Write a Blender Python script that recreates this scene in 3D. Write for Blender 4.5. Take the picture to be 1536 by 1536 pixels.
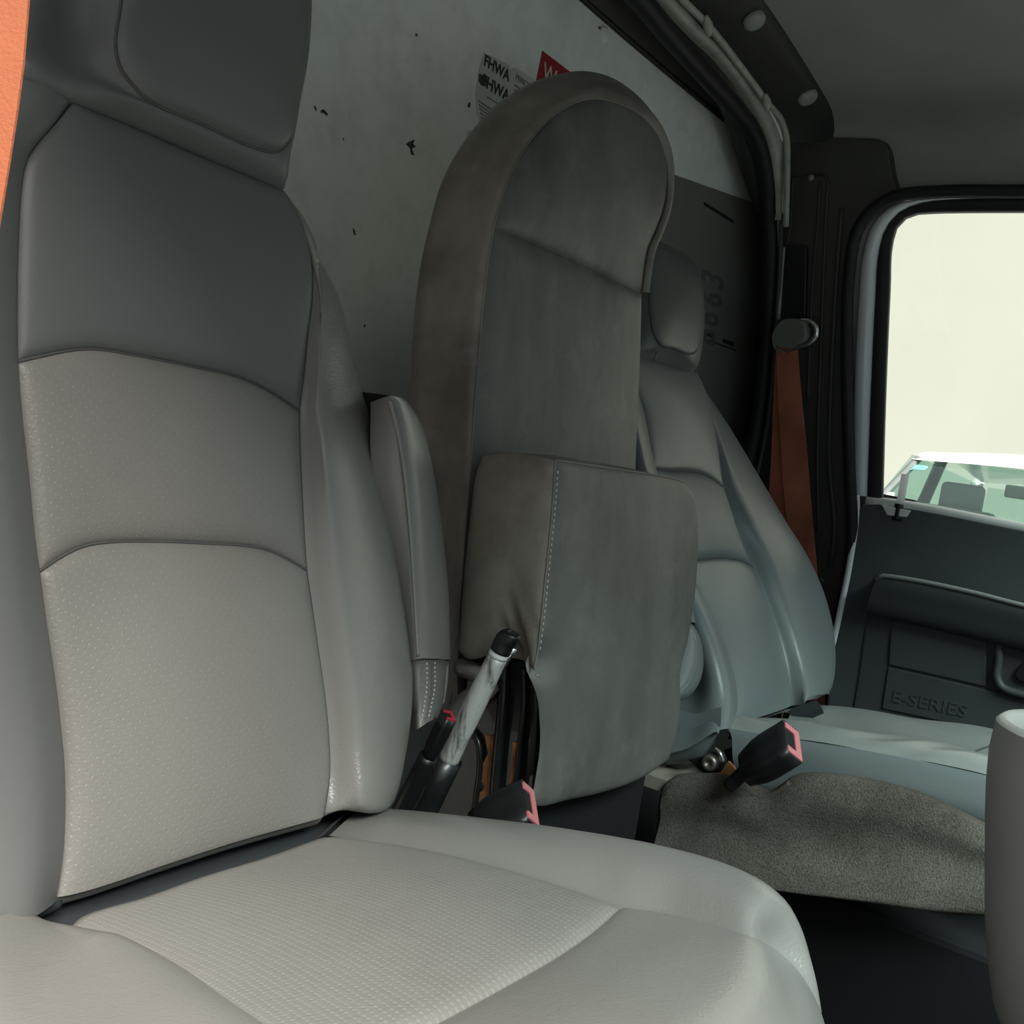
import bpy, bmesh, math, random
import numpy as np
from mathutils import Matrix, Vector
random.seed(4)
for o in list(bpy.data.objects): bpy.data.objects.remove(o)
SC = bpy.context.scene
COL = SC.collection

# ------------------------------------------------------------------ camera
# X = across the cab, Y = towards the rear bulkhead, Z = up.  Eye height H over the ground.
H = 1.60
FPX = 1550.0
def _n(v): return v / np.linalg.norm(v)
_U = _n(np.array([1082., -77., -1550.])); _V = np.array([-2218., 451., -1550.])
_V = _n(_V - _U * (_U @ _V)); _W = np.cross(_U, _V)
RM = np.stack([_U, _V, _W])
cam = bpy.data.cameras.new('camera'); camo = bpy.data.objects.new('camera', cam); COL.objects.link(camo)
cam.sensor_width = 36; cam.sensor_fit = 'HORIZONTAL'; cam.lens = 36 * FPX / 1536; cam.clip_start = 0.02; cam.clip_end = 200
camo.matrix_world = Matrix.Translation((0, 0, H)) @ Matrix([list(r) for r in RM]).to_4x4()
SC.camera = camo

# ------------------------------------------------------------------ light
world = bpy.data.worlds.new('overcast_sky'); SC.world = world; world.use_nodes = True
bg = world.node_tree.nodes['Background']; bg.inputs[0].default_value = (0.93, 0.98, 1.0, 1); bg.inputs[1].default_value = .56
_t = world.node_tree; _c = _t.nodes.new('ShaderNodeTexCoord'); _s = _t.nodes.new('ShaderNodeSeparateXYZ'); _r = _t.nodes.new('ShaderNodeMapRange')   # overcast dome: zenith three times the horizon
_t.links.new(_c.outputs['Generated'], _s.inputs[0]); _t.links.new(_s.outputs[2], _r.inputs['Value'])
_r.inputs['From Min'].default_value = 0; _r.inputs['From Max'].default_value = 1; _r.inputs['To Min'].default_value = .4; _r.inputs['To Max'].default_value = 1.2
_m = _t.nodes.new('ShaderNodeMixRGB'); _m.blend_type = 'MULTIPLY'; _m.inputs[0].default_value = 1; _m.inputs[1].default_value = (.93, .98, 1.0, 1); _t.links.new(_r.outputs[0], _m.inputs[2]); _t.links.new(_m.outputs[0], bg.inputs[0])
def sun(name, d, strength, ang, col):
    l = bpy.data.lights.new(name, 'SUN'); l.energy = strength; l.angle = math.radians(ang); l.color = col
    o = bpy.data.objects.new(name, l); COL.objects.link(o); o.location = (0, 0, 6)
    o.rotation_euler = Vector(d).to_track_quat('-Z', 'Y').to_euler(); return o
sun('soft_sun', (0.31, 0.55, -0.72), 6.4, 34, (1.0, 0.95, 0.87))
SC.view_settings.view_transform = 'Standard'; SC.view_settings.look = 'None'
SC.view_settings.gamma = 1; SC.view_settings.use_curve_mapping = False
SC.view_settings.exposure = 0.22

# ------------------------------------------------------------------ measuring helpers (camera-relative metres)
def ray(px, py): return RM @ np.array([(px - 768) / FPX, -(py - 768) / FPX, -1.0])
def hit(p, P0, nrm, d=0.0):
    r = ray(p[0], p[1]); nrm = np.array(nrm, float); P = np.array(P0, float) + nrm * d
    return r * (P @ nrm) / (r @ nrm)
class Plane:
    def __init__(s, P0, nrm): s.P0 = np.array(P0, float); s.n = _n(np.array(nrm, float))
    def __call__(s, pts, d=0.0):
        out = []
        for p in pts: out.append(hit(p, s.P0, s.n, p[2] if len(p) > 2 else d))
        return np.array(out)
def onX(pts, X): return np.array([ray(p[0], p[1]) * X / ray(p[0], p[1])[0] for p in pts])
def onY(pts, Y): return np.array([ray(p[0], p[1]) * Y / ray(p[0], p[1])[1] for p in pts])
def onZ(pts, z): return np.array([ray(p[0], p[1]) * z / ray(p[0], p[1])[2] for p in pts])
A = np.array

# ------------------------------------------------------------------ materials
MATS = {}
def nt(name):
    m = bpy.data.materials.new(name); m.use_nodes = True; t = m.node_tree
    b = t.nodes['Principled BSDF']; MATS[name] = m
    return m, t, b
def N(t, typ, **k):
    n = t.nodes.new(typ)
    for a, v in k.items(): setattr(n, a, v)
    return n
def ramp(t, fac, a, b, p0=0.3, p1=0.7):
    r = N(t, 'ShaderNodeValToRGB'); r.color_ramp.elements[0].position = p0; r.color_ramp.elements[1].position = p1
    r.color_ramp.elements[0].color = (*a, 1); r.color_ramp.elements[1].color = (*b, 1); t.links.new(fac, r.inputs[0]); return r
def obj_noise(t, scale, detail=3, rough=.55, stretch=None):
    c = N(t, 'ShaderNodeTexCoord'); n = N(t, 'ShaderNodeTexNoise'); n.inputs['Scale'].default_value = scale
    n.inputs['Detail'].default_value = detail; n.inputs['Roughness'].default_value = rough
    if stretch:
        mp = N(t, 'ShaderNodeMapping'); mp.inputs['Scale'].default_value = stretch; t.links.new(c.outputs['Object'], mp.inputs[0]); t.links.new(mp.outputs[0], n.inputs['Vector'])
    else: t.links.new(c.outputs['Object'], n.inputs['Vector'])
    return n
def simple(name, col, rough=.5, metal=0., var=.12, nscale=9., bump=0., bscale=300., spec=.5, coat=0.):
    m, t, b = nt(name)
    n = obj_noise(t, nscale, 4)
    lo = tuple(c * (1 - var) for c in col); hi = tuple(min(1, c * (1 + var)) for c in col)
    r = ramp(t, n.outputs['Fac'], lo, hi); t.links.new(r.outputs[0], b.inputs['Base Color'])
    b.inputs['Roughness'].default_value = rough; b.inputs['Metallic'].default_value = metal
    b.inputs['Specular IOR Level'].default_value = spec; b.inputs['Coat Weight'].default_value = coat
    if bump:
        n2 = obj_noise(t, bscale, 2); bp = N(t, 'ShaderNodeBump'); bp.inputs['Strength'].default_value = bump; bp.inputs['Distance'].default_value = .001
        t.links.new(n2.outputs['Fac'], bp.inputs['Height']); t.links.new(bp.outputs[0], b.inputs['Normal'])
    return m
def vinyl(name, col, rough=.42, grain=.35, gscale=420, pattern=None, dirt=None, var=.06, spec=.5, wear=None):
    m, t, b = nt(name)
    n = obj_noise(t, 5, 4); lo = tuple(c * (1 - var) for c in col); hi = tuple(c * (1 + var) for c in col)
    colout = ramp(t, n.outputs['Fac'], lo, hi).outputs[0]
    if dirt:
        dn = obj_noise(t, dirt[1], 6, .65, dirt[2] if len(dirt) > 2 else None); mx = N(t, 'ShaderNodeMixRGB'); mx.inputs[2].default_value = (*dirt[0], 1)
        rr = ramp(t, dn.outputs['Fac'], (0, 0, 0), (1, 1, 1), .42, .66); t.links.new(rr.outputs[0], mx.inputs[0]); t.links.new(colout, mx.inputs[1]); colout = mx.outputs[0]
    if wear:
        dn = obj_noise(t, wear[1], 7, .7); mx = N(t, 'ShaderNodeMixRGB'); mx.inputs[2].default_value = (*wear[0], 1)
        rr = ramp(t, dn.outputs['Fac'], (0, 0, 0), (.6, .6, .6), .52, .72); t.links.new(rr.outputs[0], mx.inputs[0]); t.links.new(colout, mx.inputs[1]); colout = mx.outputs[0]
    v = N(t, 'ShaderNodeTexVoronoi'); c = N(t, 'ShaderNodeTexCoord'); v.inputs['Scale'].default_value = gscale; v.feature = 'F1'
    nn = obj_noise(t, gscale * .25, 2); t.links.new(c.outputs['Object'], v.inputs['Vector'])
    add = N(t, 'ShaderNodeMath', operation='ADD'); t.links.new(v.outputs['Distance'], add.inputs[0]); t.links.new(nn.outputs['Fac'], add.inputs[1])
    bp = N(t, 'ShaderNodeBump'); bp.inputs['Strength'].default_value = grain; bp.inputs['Distance'].default_value = .0008
    t.links.new(add.outputs[0], bp.inputs['Height']); nrm = bp.outputs[0]
    if pattern:
        uv = N(t, 'ShaderNodeUVMap'); mp = N(t, 'ShaderNodeMapping'); t.links.new(uv.outputs[0], mp.inputs[0])
        if pattern == 'perf':
            mp.inputs['Rotation'].default_value = (0, 0, math.radians(45)); mp.inputs['Scale'].default_value = (1 / .0062, 1 / .0062, 1); rad, amt, tint = .165, .42, 1.40
        else:
            mp.inputs['Scale'].default_value = (1 / .0056, 1 / .0040, 1); rad, amt, tint = .25, .42, 1.32
        fr = N(t, 'ShaderNodeVectorMath', operation='FRACTION'); t.links.new(mp.outputs[0], fr.inputs[0])
        sb = N(t, 'ShaderNodeVectorMath', operation='SUBTRACT'); t.links.new(fr.outputs[0], sb.inputs[0]); sb.inputs[1].default_value = (.5, .5, 0)
        sx = N(t, 'ShaderNodeSeparateXYZ'); t.links.new(sb.outputs[0], sx.inputs[0])
        cx = N(t, 'ShaderNodeCombineXYZ'); t.links.new(sx.outputs[0], cx.inputs[0])
        if pattern == 'perf': t.links.new(sx.outputs[1], cx.inputs[1])
        else:
            ml = N(t, 'ShaderNodeMath', operation='MULTIPLY'); ml.inputs[1].default_value = .5; t.links.new(sx.outputs[1], ml.inputs[0]); t.links.new(ml.outputs[0], cx.inputs[1])
        ln = N(t, 'ShaderNodeVectorMath', operation='LENGTH'); t.links.new(cx.outputs[0], ln.inputs[0])
        mr = N(t, 'ShaderNodeMapRange'); mr.inputs['From Min'].default_value = rad * .6; mr.inputs['From Max'].default_value = rad
        mr.inputs['To Min'].default_value = 1; mr.inputs['To Max'].default_value = 0; t.links.new(ln.outputs['Value'], mr.inputs['Value'])
        mx = N(t, 'ShaderNodeMixRGB'); mfac = N(t, 'ShaderNodeMath', operation='MULTIPLY'); mfac.inputs[1].default_value = amt
        t.links.new(mr.outputs[0], mfac.inputs[0]); t.links.new(mfac.outputs[0], mx.inputs[0]); t.links.new(colout, mx.inputs[1])
        mx.inputs[2].default_value = (*[min(1, c_ * tint) for c_ in col], 1); colout = mx.outputs[0]  # dots lightened: their specular glint is put into the colour
        b2 = N(t, 'ShaderNodeBump'); b2.inputs['Strength'].default_value = .32; b2.inputs['Distance'].default_value = -.0007
        t.links.new(mr.outputs[0], b2.inputs['Height']); t.links.new(nrm, b2.inputs['Normal']); nrm = b2.outputs[0]
    t.links.new(colout, b.inputs['Base Color']); t.links.new(nrm, b.inputs['Normal'])
    b.inputs['Roughness'].default_value = rough; b.inputs['Specular IOR Level'].default_value = spec
    return m
GN = (.255, .245, .227)
vinyl('near_vinyl', GN, .30, .20, 420, spec=.7); vinyl('near_perf', (0.2285, 0.2201, 0.2041), .45, .22, 420, 'perf'); vinyl('near_stripe', (0.252, 0.2419, 0.2251), .46, .2, 420, 'stripe', wear=((.200, .191, .178), 6))
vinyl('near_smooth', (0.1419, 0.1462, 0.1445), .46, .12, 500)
GF = (.158, .178, .180)  # far seat greys: cool windscreen light is mixed into the vinyl colour
vinyl('far_vinyl', GF, .36, .15, 420); vinyl('far_perf', (0.172, 0.1935, 0.1961), .42, .15, 420, 'perf'); vinyl('far_head', (0.1419, 0.1548, 0.1514), .45, .12, 420)
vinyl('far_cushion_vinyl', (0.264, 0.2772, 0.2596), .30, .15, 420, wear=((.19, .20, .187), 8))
vinyl('mid_face', (0.1422, 0.1368, 0.1224), .47, .15, 420, dirt=((.085, .082, .072), 9, (1, 1, .35)), wear=((.21, .205, .185), 14))
vinyl('mid_side', (0.2644, 0.234, 0.2003), .40, .2, 420, dirt=((.15, .13, .107), 7), wear=((.36, .32, .27), 11))
simple('thread', (.50, .49, .46), .7)
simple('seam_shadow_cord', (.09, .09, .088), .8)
simple('black_plastic', (.012, .012, .013), .38, var=.2)
simple('black_rubber', (.009, .0095, .011), .55, var=.2)
simple('black_metal', (.016, .016, .017), .33, var=.5, nscale=25, coat=.2)
simple('under_black', (0.0028, 0.0028, 0.0035), .8, var=.3)
simple('gap_cloth', (.035, .042, .047), .85, bump=.4, bscale=500)
simple('trim_dark', (.030, .030, .027), .6, bump=.25, bscale=500, var=.08)
simple('pillar_trim', (.062, .060, .053), .55, bump=.2, bscale=500, var=.1)
simple('door_vinyl', (0.0782, 0.0867, 0.0884), .5, bump=.35, bscale=450, var=.06)
simple('door_lower', (0.0578, 0.0638, 0.0638), .55, bump=.35, bscale=450, var=.06)
simple('door_recess', (0.048, 0.053, 0.053), .6, bump=.3, bscale=450, var=.06)
simple('headliner', (0.324, 0.3285, 0.297), .85, bump=.4, bscale=260, var=.10, nscale=3)
simple('plug_grey', (.30, .31, .29), .5)
simple('frame_paint', (.86, .89, .92), .22, var=.03, coat=.5)
simple('white_ledge', (.88, .90, .86), .35, var=.03)
simple('strip_metal', (.42, .415, .36), .4, metal=.0, var=.18, nscale=30)
simple('chrome', (.75, .75, .73), .16, metal=1., var=.05)
simple('dring_cover', (.20, .21, .19), .42)
simple('orange_web', (.50, .155, .09), .7, bump=.5, bscale=500, var=.35, nscale=7)
simple('orange_web_near', (.62, .19, .09), .65, bump=.5, bscale=500, var=.1, nscale=7)
simple('buckle_red', (.62, .19, .20), .4, var=.06); simple('button_red', (.40, .03, .05), .4)
simple('rust', (0.418, 0.1805, 0.0665), .85, var=.55, nscale=38, bump=.6, bscale=160)
simple('rust_paint', (.30, .27, .22), .7, var=.3, nscale=18)
simple('console_plastic', (0.342, 0.3285, 0.3105), .42, bump=.25, bscale=420, var=.04)
simple('foam_cream', (.62, .60, .50), .9, bump=.7, bscale=120, var=.12, nscale=25)
simple('bolt_steel', (.35, .31, .27), .4, metal=.8, var=.3, nscale=60)
simple('sticker_white', (.55, .56, .52), .5, var=.08); simple('sticker_red', (.33, .012, .022), .45); simple('ink_black', (.012, .012, .012), .6); simple('ink_cream', (.62, .55, .46), .6)
simple('shade_sheet', (.175, .172, .155), .5, var=.05); simple('faded_ink', (.17, .165, .155), .6)
simple('ghost_ink', (.105, .10, .095), .6); simple('scuff_dark', (.05, .05, .048), .8)
simple('cream_wall', (.77, .795, .715), .9, var=.04, nscale=.5)
simple('asphalt', (.22, .22, .21), .9, var=.2)
simple('car_white', (.86, .87, .87), .2, var=.01, coat=.6)
simple('car_dark', (.10, .115, .115), .6); simple('car_grey', (.22, .25, .25), .7); simple('tyre', (.015, .015, .015), .8)
simple('cyan_sticker', (.25, .72, .75), .5, var=.2, nscale=40); simple('frost_sticker', (.62, .72, .66), .5, var=.2, nscale=40)
simple('pin_white', (.80, .84, .88), .2, var=.02)
m, t, b = nt('pin_white'); t.nodes.remove(b); d_ = N(t, 'ShaderNodeBsdfDiffuse'); tl = N(t, 'ShaderNodeBsdfTranslucent'); d_.inputs[0].default_value = tl.inputs[0].default_value = (.93, .95, .97, 1)
mx = N(t, 'ShaderNodeMixShader'); mx.inputs[0].default_value = .6; t.links.new(d_.outputs[0], mx.inputs[1]); t.links.new(tl.outputs[0], mx.inputs[2]); t.links.new(mx.outputs[0], t.nodes['Material Output'].inputs[0])
# grip: brushed, scraped aluminium
m, t, b = nt('scraped_aluminium'); n = obj_noise(t, 60, 6, .7, (1, 1, .12)); r = ramp(t, n.outputs['Fac'], (.11, .11, .105), (.62, .62, .59), .40, .54)
t.links.new(r.outputs[0], b.inputs['Base Color']); b.inputs['Metallic'].default_value = .15; b.inputs['Roughness'].default_value = .38
# carpet
m, t, b = nt('carpet_pile'); n = obj_noise(t, 420, 3, .7); n2 = obj_noise(t, 7, 5, .6); r = ramp(t, n.outputs['Fac'], (.082, .073, .063), (.235, .213, .187)); r2 = ramp(t, n2.outputs['Fac'], (.62, .6, .57), (1.12, 1.14, 1.1), .35, .65)
mx = N(t, 'ShaderNodeMixRGB', blend_type='MULTIPLY'); mx.inputs[0].default_value = 1; t.links.new(r.outputs[0], mx.inputs[1]); t.links.new(r2.outputs[0], mx.inputs[2]); t.links.new(mx.outputs[0], b.inputs['Base Color']); b.inputs['Roughness'].default_value = 1; b.inputs['Specular IOR Level'].default_value = .1
bp = N(t, 'ShaderNodeBump'); bp.inputs['Strength'].default_value = .9; bp.inputs['Distance'].default_value = .003; t.links.new(n.outputs['Fac'], bp.inputs['Height']); t.links.new(bp.outputs[0], b.inputs['Normal'])
# bulkhead: grey paint with faint grime
m, t, b = nt('bulkhead_paint'); n = obj_noise(t, 2.2, 5, .6); n2 = obj_noise(t, 16, 6, .7); r = ramp(t, n.outputs['Fac'], (.80, .81, .77), (.90, .91, .87)); r2 = ramp(t, n2.outputs['Fac'], (.86, .86, .85), (1, 1, 1), .3, .55)
mx = N(t, 'ShaderNodeMixRGB', blend_type='MULTIPLY'); mx.inputs[0].default_value = 1; t.links.new(r.outputs[0], mx.inputs[1]); t.links.new(r2.outputs[0], mx.inputs[2]); t.links.new(mx.outputs[0], b.inputs['Base Color']); b.inputs['Roughness'].default_value = .45
# glass panes: thin, clear / tinted
def glass(name, tint, gl=.06):
    m, t, b = nt(name); t.nodes.remove(b); out = t.nodes['Material Output']
    tr = N(t, 'ShaderNodeBsdfTransparent'); tr.inputs[0].default_value = (*tint, 1); g = N(t, 'ShaderNodeBsdfGlossy'); g.inputs['Roughness'].default_value = .02
    mx = N(t, 'ShaderNodeMixShader'); mx.inputs[0].default_value = gl; t.links.new(tr.outputs[0], mx.inputs[1]); t.links.new(g.outputs[0], mx.inputs[2]); t.links.new(mx.outputs[0], out.inputs[0])
glass('window_glass', (.97, .98, .96), .03); glass('car_glass', (.80, .90, .87), .10); glass('windscreen_glass', (.80, .92, .95), .04)
M = MATS

# ------------------------------------------------------------------ object helpers
def thing(name, label, cat, loc, group=None):
    o = bpy.data.objects.new(name, None); COL.objects.link(o); o.location = (loc[0], loc[1], loc[2] + H); o.empty_display_size = .05
    o['label'] = label; o['category'] = cat
    if group: o['group'] = group
    return o
def tag(o, label, cat, group=None):
    o['label'] = label; o['category'] = cat
    if group: o['group'] = group
    return o
def struct(o, label=None):
    o['kind'] = 'structure'
    if label: o['label'] = label
    return o
def place(o, parent):
    COL.objects.link(o)
    if parent is not None:
        o.parent = parent
        if parent.type == 'EMPTY': o.matrix_parent_inverse = Matrix.Translation(-parent.location)
    return o
def mk(name, verts, faces, mat, parent=None, smooth=True, uvs=None, auto=None):
    me = bpy.data.meshes.new(name)
    v = np.array(verts, float).copy(); v[:, 2] += H
    me.from_pydata([tuple(x) for x in v], [], faces); me.materials.append(M[mat] if isinstance(mat, str) else mat)
    if uvs is not None:
        l = me.uv_layers.new(name='UVMap')
        for lp in me.loops: l.data[lp.index].uv = uvs[lp.vertex_index]
    if smooth: me.polygons.foreach_set('use_smooth', [True] * len(me.polygons))
    me.update(); o = bpy.data.objects.new(name, me); return place(o, parent)
def cr(pts, n, closed=False, us=None):
    """smooth curve through points, resampled at n even arc-length steps (or at fractions us)"""
    P = np.array(pts, float)
    if len(P) == 2 and not closed: D = P
    else:
        k = 14; L = []
        m = len(P)
        ext = np.vstack([P[-1], P, P[0], P[1]]) if closed else np.vstack([2 * P[0] - P[1], P, 2 * P[-1] - P[-2]])
        for i in range(m if closed else m - 1):
            p0, p1, p2, p3 = ext[i:i + 4]
            d1 = np.linalg.norm(p2 - p1) + 1e-9; d0 = np.linalg.norm(p1 - p0) + 1e-9; d2 = np.linalg.norm(p3 - p2) + 1e-9
            m1 = ((p1 - p0) / d0 * d1 + (p2 - p1)) * .5; m2 = ((p2 - p1) + (p3 - p2) / d2 * d1) * .5
            for j in range(k):
                t = j / k; L.append((2*t**3-3*t*t+1)*p1 + (t**3-2*t*t+t)*m1 + (-2*t**3+3*t*t)*p2 + (t**3-t*t)*m2)
        if not closed: L.append(P[-1])
        else: L.append(L[0])
        D = np.array(L)
    s = np.concatenate([[0], np.cumsum(np.linalg.norm(np.diff(D, axis=0), axis=1))])
    if us is None: us = np.linspace(0, 1, n, endpoint=not closed)
    q = np.array(us) * s[-1]
    return np.stack([np.interp(q, s, D[:, i]) for i in range(3)], 1)
def dense(n, width=1., near=.006):
    """0..1 samples, clustered at both ends so that seams stay crisp"""
    e = np.array([0, .25, .6, 1.1, 1.8, 2.8]) * near / max(width, 1e-6)
    e = e[e < .2]
    mid = np.linspace(e[-1], 1 - e[-1], n)[1:-1]
    return np.concatenate([e, mid, (1 - e)[::-1]])
def normals(G):
    du = np.gradient(G, axis=1); dv = np.gradient(G, axis=0); n_ = np.cross(du, dv); n_ /= (np.linalg.norm(n_, axis=2, keepdims=True) + 1e-12)
    c = (n_ * -G).sum(axis=2).mean()
    return (n_, False) if c > 0 else (-n_, True)
def gridobj(name, G, mat, parent, us, vs, seams='', dip=.006, wid=.005, bulge=0., disp=None, sub=1):
    nv, nu = G.shape[:2]
    W_ = np.linalg.norm(np.diff(G, axis=1), axis=2).sum(1).mean(); L_ = np.linalg.norm(np.diff(G, axis=0), axis=2).sum(0).mean()
    nr, flip = normals(G)
    u, v = np.meshgrid(us, vs)
    h = np.zeros_like(u)
    e = np.full_like(u, 9.)
    if 'l' in seams: e = np.minimum(e, u * W_)
    if 'r' in seams: e = np.minimum(e, (1 - u) * W_)
    if 't' in seams: e = np.minimum(e, v * L_)
    if 'b' in seams: e = np.minimum(e, (1 - v) * L_)
    h += dip * (1 - np.exp(-e / wid)) if seams else 0
    h += bulge * np.sin(np.pi * np.clip(u, 0, 1)) ** .8 * np.sin(np.pi * np.clip(v, 0, 1)) ** .8
    if disp is not None: h += disp(u, v, G)
    G = G + nr * h[..., None]
    faces = []
    for j in range(nv - 1):
        for i in range(nu - 1):
            a = j * nu + i; f = (a, a + 1, a + nu + 1, a + nu)
            faces.append(f[::-1] if flip else f)
    uv = [(float(a * W_), float((1 - b_) * L_)) for b_ in vs for a in us]
    return mk(name, G.reshape(-1, 3), faces, mat, parent, uvs=uv)
def coons(name, top, bottom, left, right, mat, parent, nu=34, nv=34, **k):
    top, bottom, left, right = [A(c, float) for c in (top, bottom, left, right)]
    wl = np.linalg.norm(top[0] - top[-1]); hl = np.linalg.norm(left[0] - left[-1])
    us = dense(nu, wl); vs = dense(nv, hl)
    T = cr(top, 0, us=us); B = cr(bottom, 0, us=us); L = cr(left, 0, us=vs); R_ = cr(right, 0, us=vs)
    c00 = (T[0] + L[0]) / 2; c10 = (T[-1] + R_[0]) / 2; c01 = (B[0] + L[-1]) / 2; c11 = (B[-1] + R_[-1]) / 2
    u = us[None, :, None]; v = vs[:, None, None]
    G = (1 - v) * T[None] + v * B[None] + (1 - u) * L[:, None] + u * R_[:, None] - ((1-u)*(1-v)*c00 + u*(1-v)*c10 + (1-u)*v*c01 + u*v*c11)
    return gridobj(name, G, mat, parent, us, vs, **k)
def loft(name, curves, mat, parent, nu=24, nv=48, **k):
    """curves run along v; u goes across from the first curve to the last"""
    curves = [A(c, float) for c in curves]
    hl = np.linalg.norm(np.diff(curves[0], axis=0), axis=1).sum(); wl = np.linalg.norm(np.diff(A([c[len(c)//2] for c in curves]), axis=0), axis=1).sum()
    vs = dense(nv, hl); us = dense(nu, wl)
    C = A([cr(c, 0, us=vs) for c in curves])            # k, nv, 3
    G = A([cr(C[:, j], 0, us=us) for j in range(len(vs))])
    return gridobj(name, G, mat, parent, us, vs, **k)
def rings(name, loops, mat, parent, n=72, cap0=True, cap1=True, flip=False, sub=5):
    """closed loops joined one after the other; smooth across"""
    Ls = A([cr(l, n, closed=True) for l in loops])
    if sub > 1 and len(loops) > 2:
        us = np.linspace(0, 1, (len(loops) - 1) * sub + 1)
        Ls = np.stack([cr(Ls[:, i], 0, us=us) for i in range(n)], 1)
    k = len(Ls); V = list(Ls.reshape(-1, 3)); F = []
    for r in range(k - 1):
        for i in range(n):
            a = r * n + i; b_ = r * n + (i + 1) % n; F.append((a, b_, b_ + n, a + n))
    if cap0: V.append(Ls[0].mean(0)); c = len(V) - 1; F += [(c, (i + 1) % n, i) for i in range(n)]
    if cap1: V.append(Ls[-1].mean(0)); c = len(V) - 1; o_ = (k - 1) * n; F += [(c, o_ + i, o_ + (i + 1) % n) for i in range(n)]
    if flip: F = [f[::-1] for f in F]
    ob = mk(name, V, F, mat, parent); fixn(ob); return ob
def fixn(o):
    bm = bmesh.new(); bm.from_mesh(o.data); bmesh.ops.recalc_face_normals(bm, faces=bm.faces); bm.to_mesh(o.data); bm.free()
def pillow(name, loop, out, mat, parent, n=72, edge=.007, wid=.05):
    """padded panel filling a closed seam; out = vector of the crown"""
    L = cr(loop, n, closed=True); c = L.mean(0); out = A(out, float); V = [c + out]; F = []
    ss = [.2, .4, .55, .68, .78, .86, .92, .96, .982, 1.0]
    for s in ss:
        e = 1 - s
        h = (1 - s ** 2.4) if s < 1 else 0
        V += list(c + (L - c) * s + out * h + out / np.linalg.norm(out) * edge * (1 - math.exp(-e / .02)))
    V[0] = c + out + out / np.linalg.norm(out) * edge
    for i in range(n): F.append((0, 1 + i, 1 + (i + 1) % n))
    for r in range(len(ss) - 1):
        for i in range(n):
            a = 1 + r * n + i; b_ = 1 + r * n + (i + 1) % n; F.append((a, a + n, b_ + n, b_))
    uv = [(float(p[0]), float(p[2])) for p in V]
    ob = mk(name, V, F, mat, parent, uvs=uv); return ob
def tube(name, pts, r, mat, parent, n=None, seg=10, cap=True, smooth_path=True):
    P = A(pts, float); n = n or max(8, len(P) * 6)
    C = cr(P, n) if smooth_path else P
    n = len(C); rr = np.interp(np.linspace(0, 1, n), np.linspace(0, 1, len(r)), r) if hasattr(r, '__len__') else np.full(n, r)
    T = np.gradient(C, axis=0); T /= np.linalg.norm(T, axis=1, keepdims=True)
    up = A([0, 0, 1.]) if abs(T[0][2]) < .9 else A([1., 0, 0]); a = _n(np.cross(T[0], up)); V = []; F = []
    for i in range(n):
        a = _n(a - T[i] * (a @ T[i])); b_ = np.cross(T[i], a)
        V += [C[i] + rr[i] * (math.cos(q) * a + math.sin(q) * b_) for q in np.linspace(0, 2 * math.pi, seg, endpoint=False)]
    for i in range(n - 1):
        for j in range(seg):
            F.append((i*seg+j, i*seg+(j+1) % seg, (i+1)*seg+(j+1) % seg, (i+1)*seg+j))
    if cap: F += [tuple(range(seg))[::-1], tuple((n-1)*seg + j for j in range(seg))]
    return mk(name, V, F, mat, parent)
def slab(name, loop, vec, mat, parent, bevel=.0, seg=2, round_n=0, smooth=False):
    """polygon with a real thickness"""
    L = A(loop, float)
    if round_n: L = cr(L, round_n, closed=True)
    vec = A(vec, float); n = len(L); bm = bmesh.new()
    a = [bm.verts.new((p[0], p[1], p[2] + H)) for p in L]; b_ = [bm.verts.new((p[0]+vec[0], p[1]+vec[1], p[2]+vec[2] + H)) for p in L]
    bm.faces.new(a); bm.faces.new(b_[::-1])
    for i in range(n): bm.faces.new((a[i], b_[i], b_[(i+1) % n], a[(i+1) % n]))
    bmesh.ops.recalc_face_normals(bm, faces=bm.faces)
    if bevel: bmesh.ops.bevel(bm, geom=[e for e in bm.edges], offset=bevel, segments=seg, profile=.6, affect='EDGES', clamp_overlap=True)
    me = bpy.data.meshes.new(name); 
    bmesh.ops.triangulate(bm, faces=[f for f in bm.faces if len(f.verts) > 4]); bm.to_mesh(me); bm.free(); me.materials.append(M[mat])
    if smooth: me.polygons.foreach_set('use_smooth', [True] * len(me.polygons))
    o = bpy.data.objects.new(name, me); return place(o, parent)
def box(name, c, size, mat, parent, bevel=.004, seg=2, axes=None):
    ax = A(axes, float) if axes is not None else np.eye(3); c = A(c, float); s = A(size, float) / 2
    L = [c + ax[0]*s[0]*i + ax[1]*s[1]*j - ax[2]*s[2] for i, j in ((-1,-1),(1,-1),(1,1),(-1,1))]
    return slab(name, L, ax[2] * s[2] * 2, mat, parent, bevel, seg)
def text(name, body, size, mat, parent, org, xd, yd, thick=.0003, bold=0.):
    cu = bpy.data.curves.new(name, 'FONT'); cu.body = body; cu.size = size; cu.extrude = thick; cu.offset = bold; cu.resolution_u = 3
    tmp = bpy.data.objects.new('tmp', cu); COL.objects.link(tmp); dg = bpy.context.evaluated_depsgraph_get(); dg.update()
    me = bpy.data.meshes.new_from_object(tmp.evaluated_get(dg)); bpy.data.objects.remove(tmp); me.name = name
    xd = _n(A(xd, float)); yd = A(yd, float); yl = np.linalg.norm(yd); zd = np.cross(xd, yd / yl)
    m4 = Matrix(((xd[0], yd[0], zd[0], org[0]), (xd[1], yd[1], zd[1], org[1]), (xd[2], yd[2], zd[2], org[2] + H), (0, 0, 0, 1)))
    me.transform(m4); me.materials.clear(); me.materials.append(M[mat]); o = bpy.data.objects.new(name, me); return place(o, parent)
def off(c, v): return A(c, float) + A(v, float)

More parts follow.
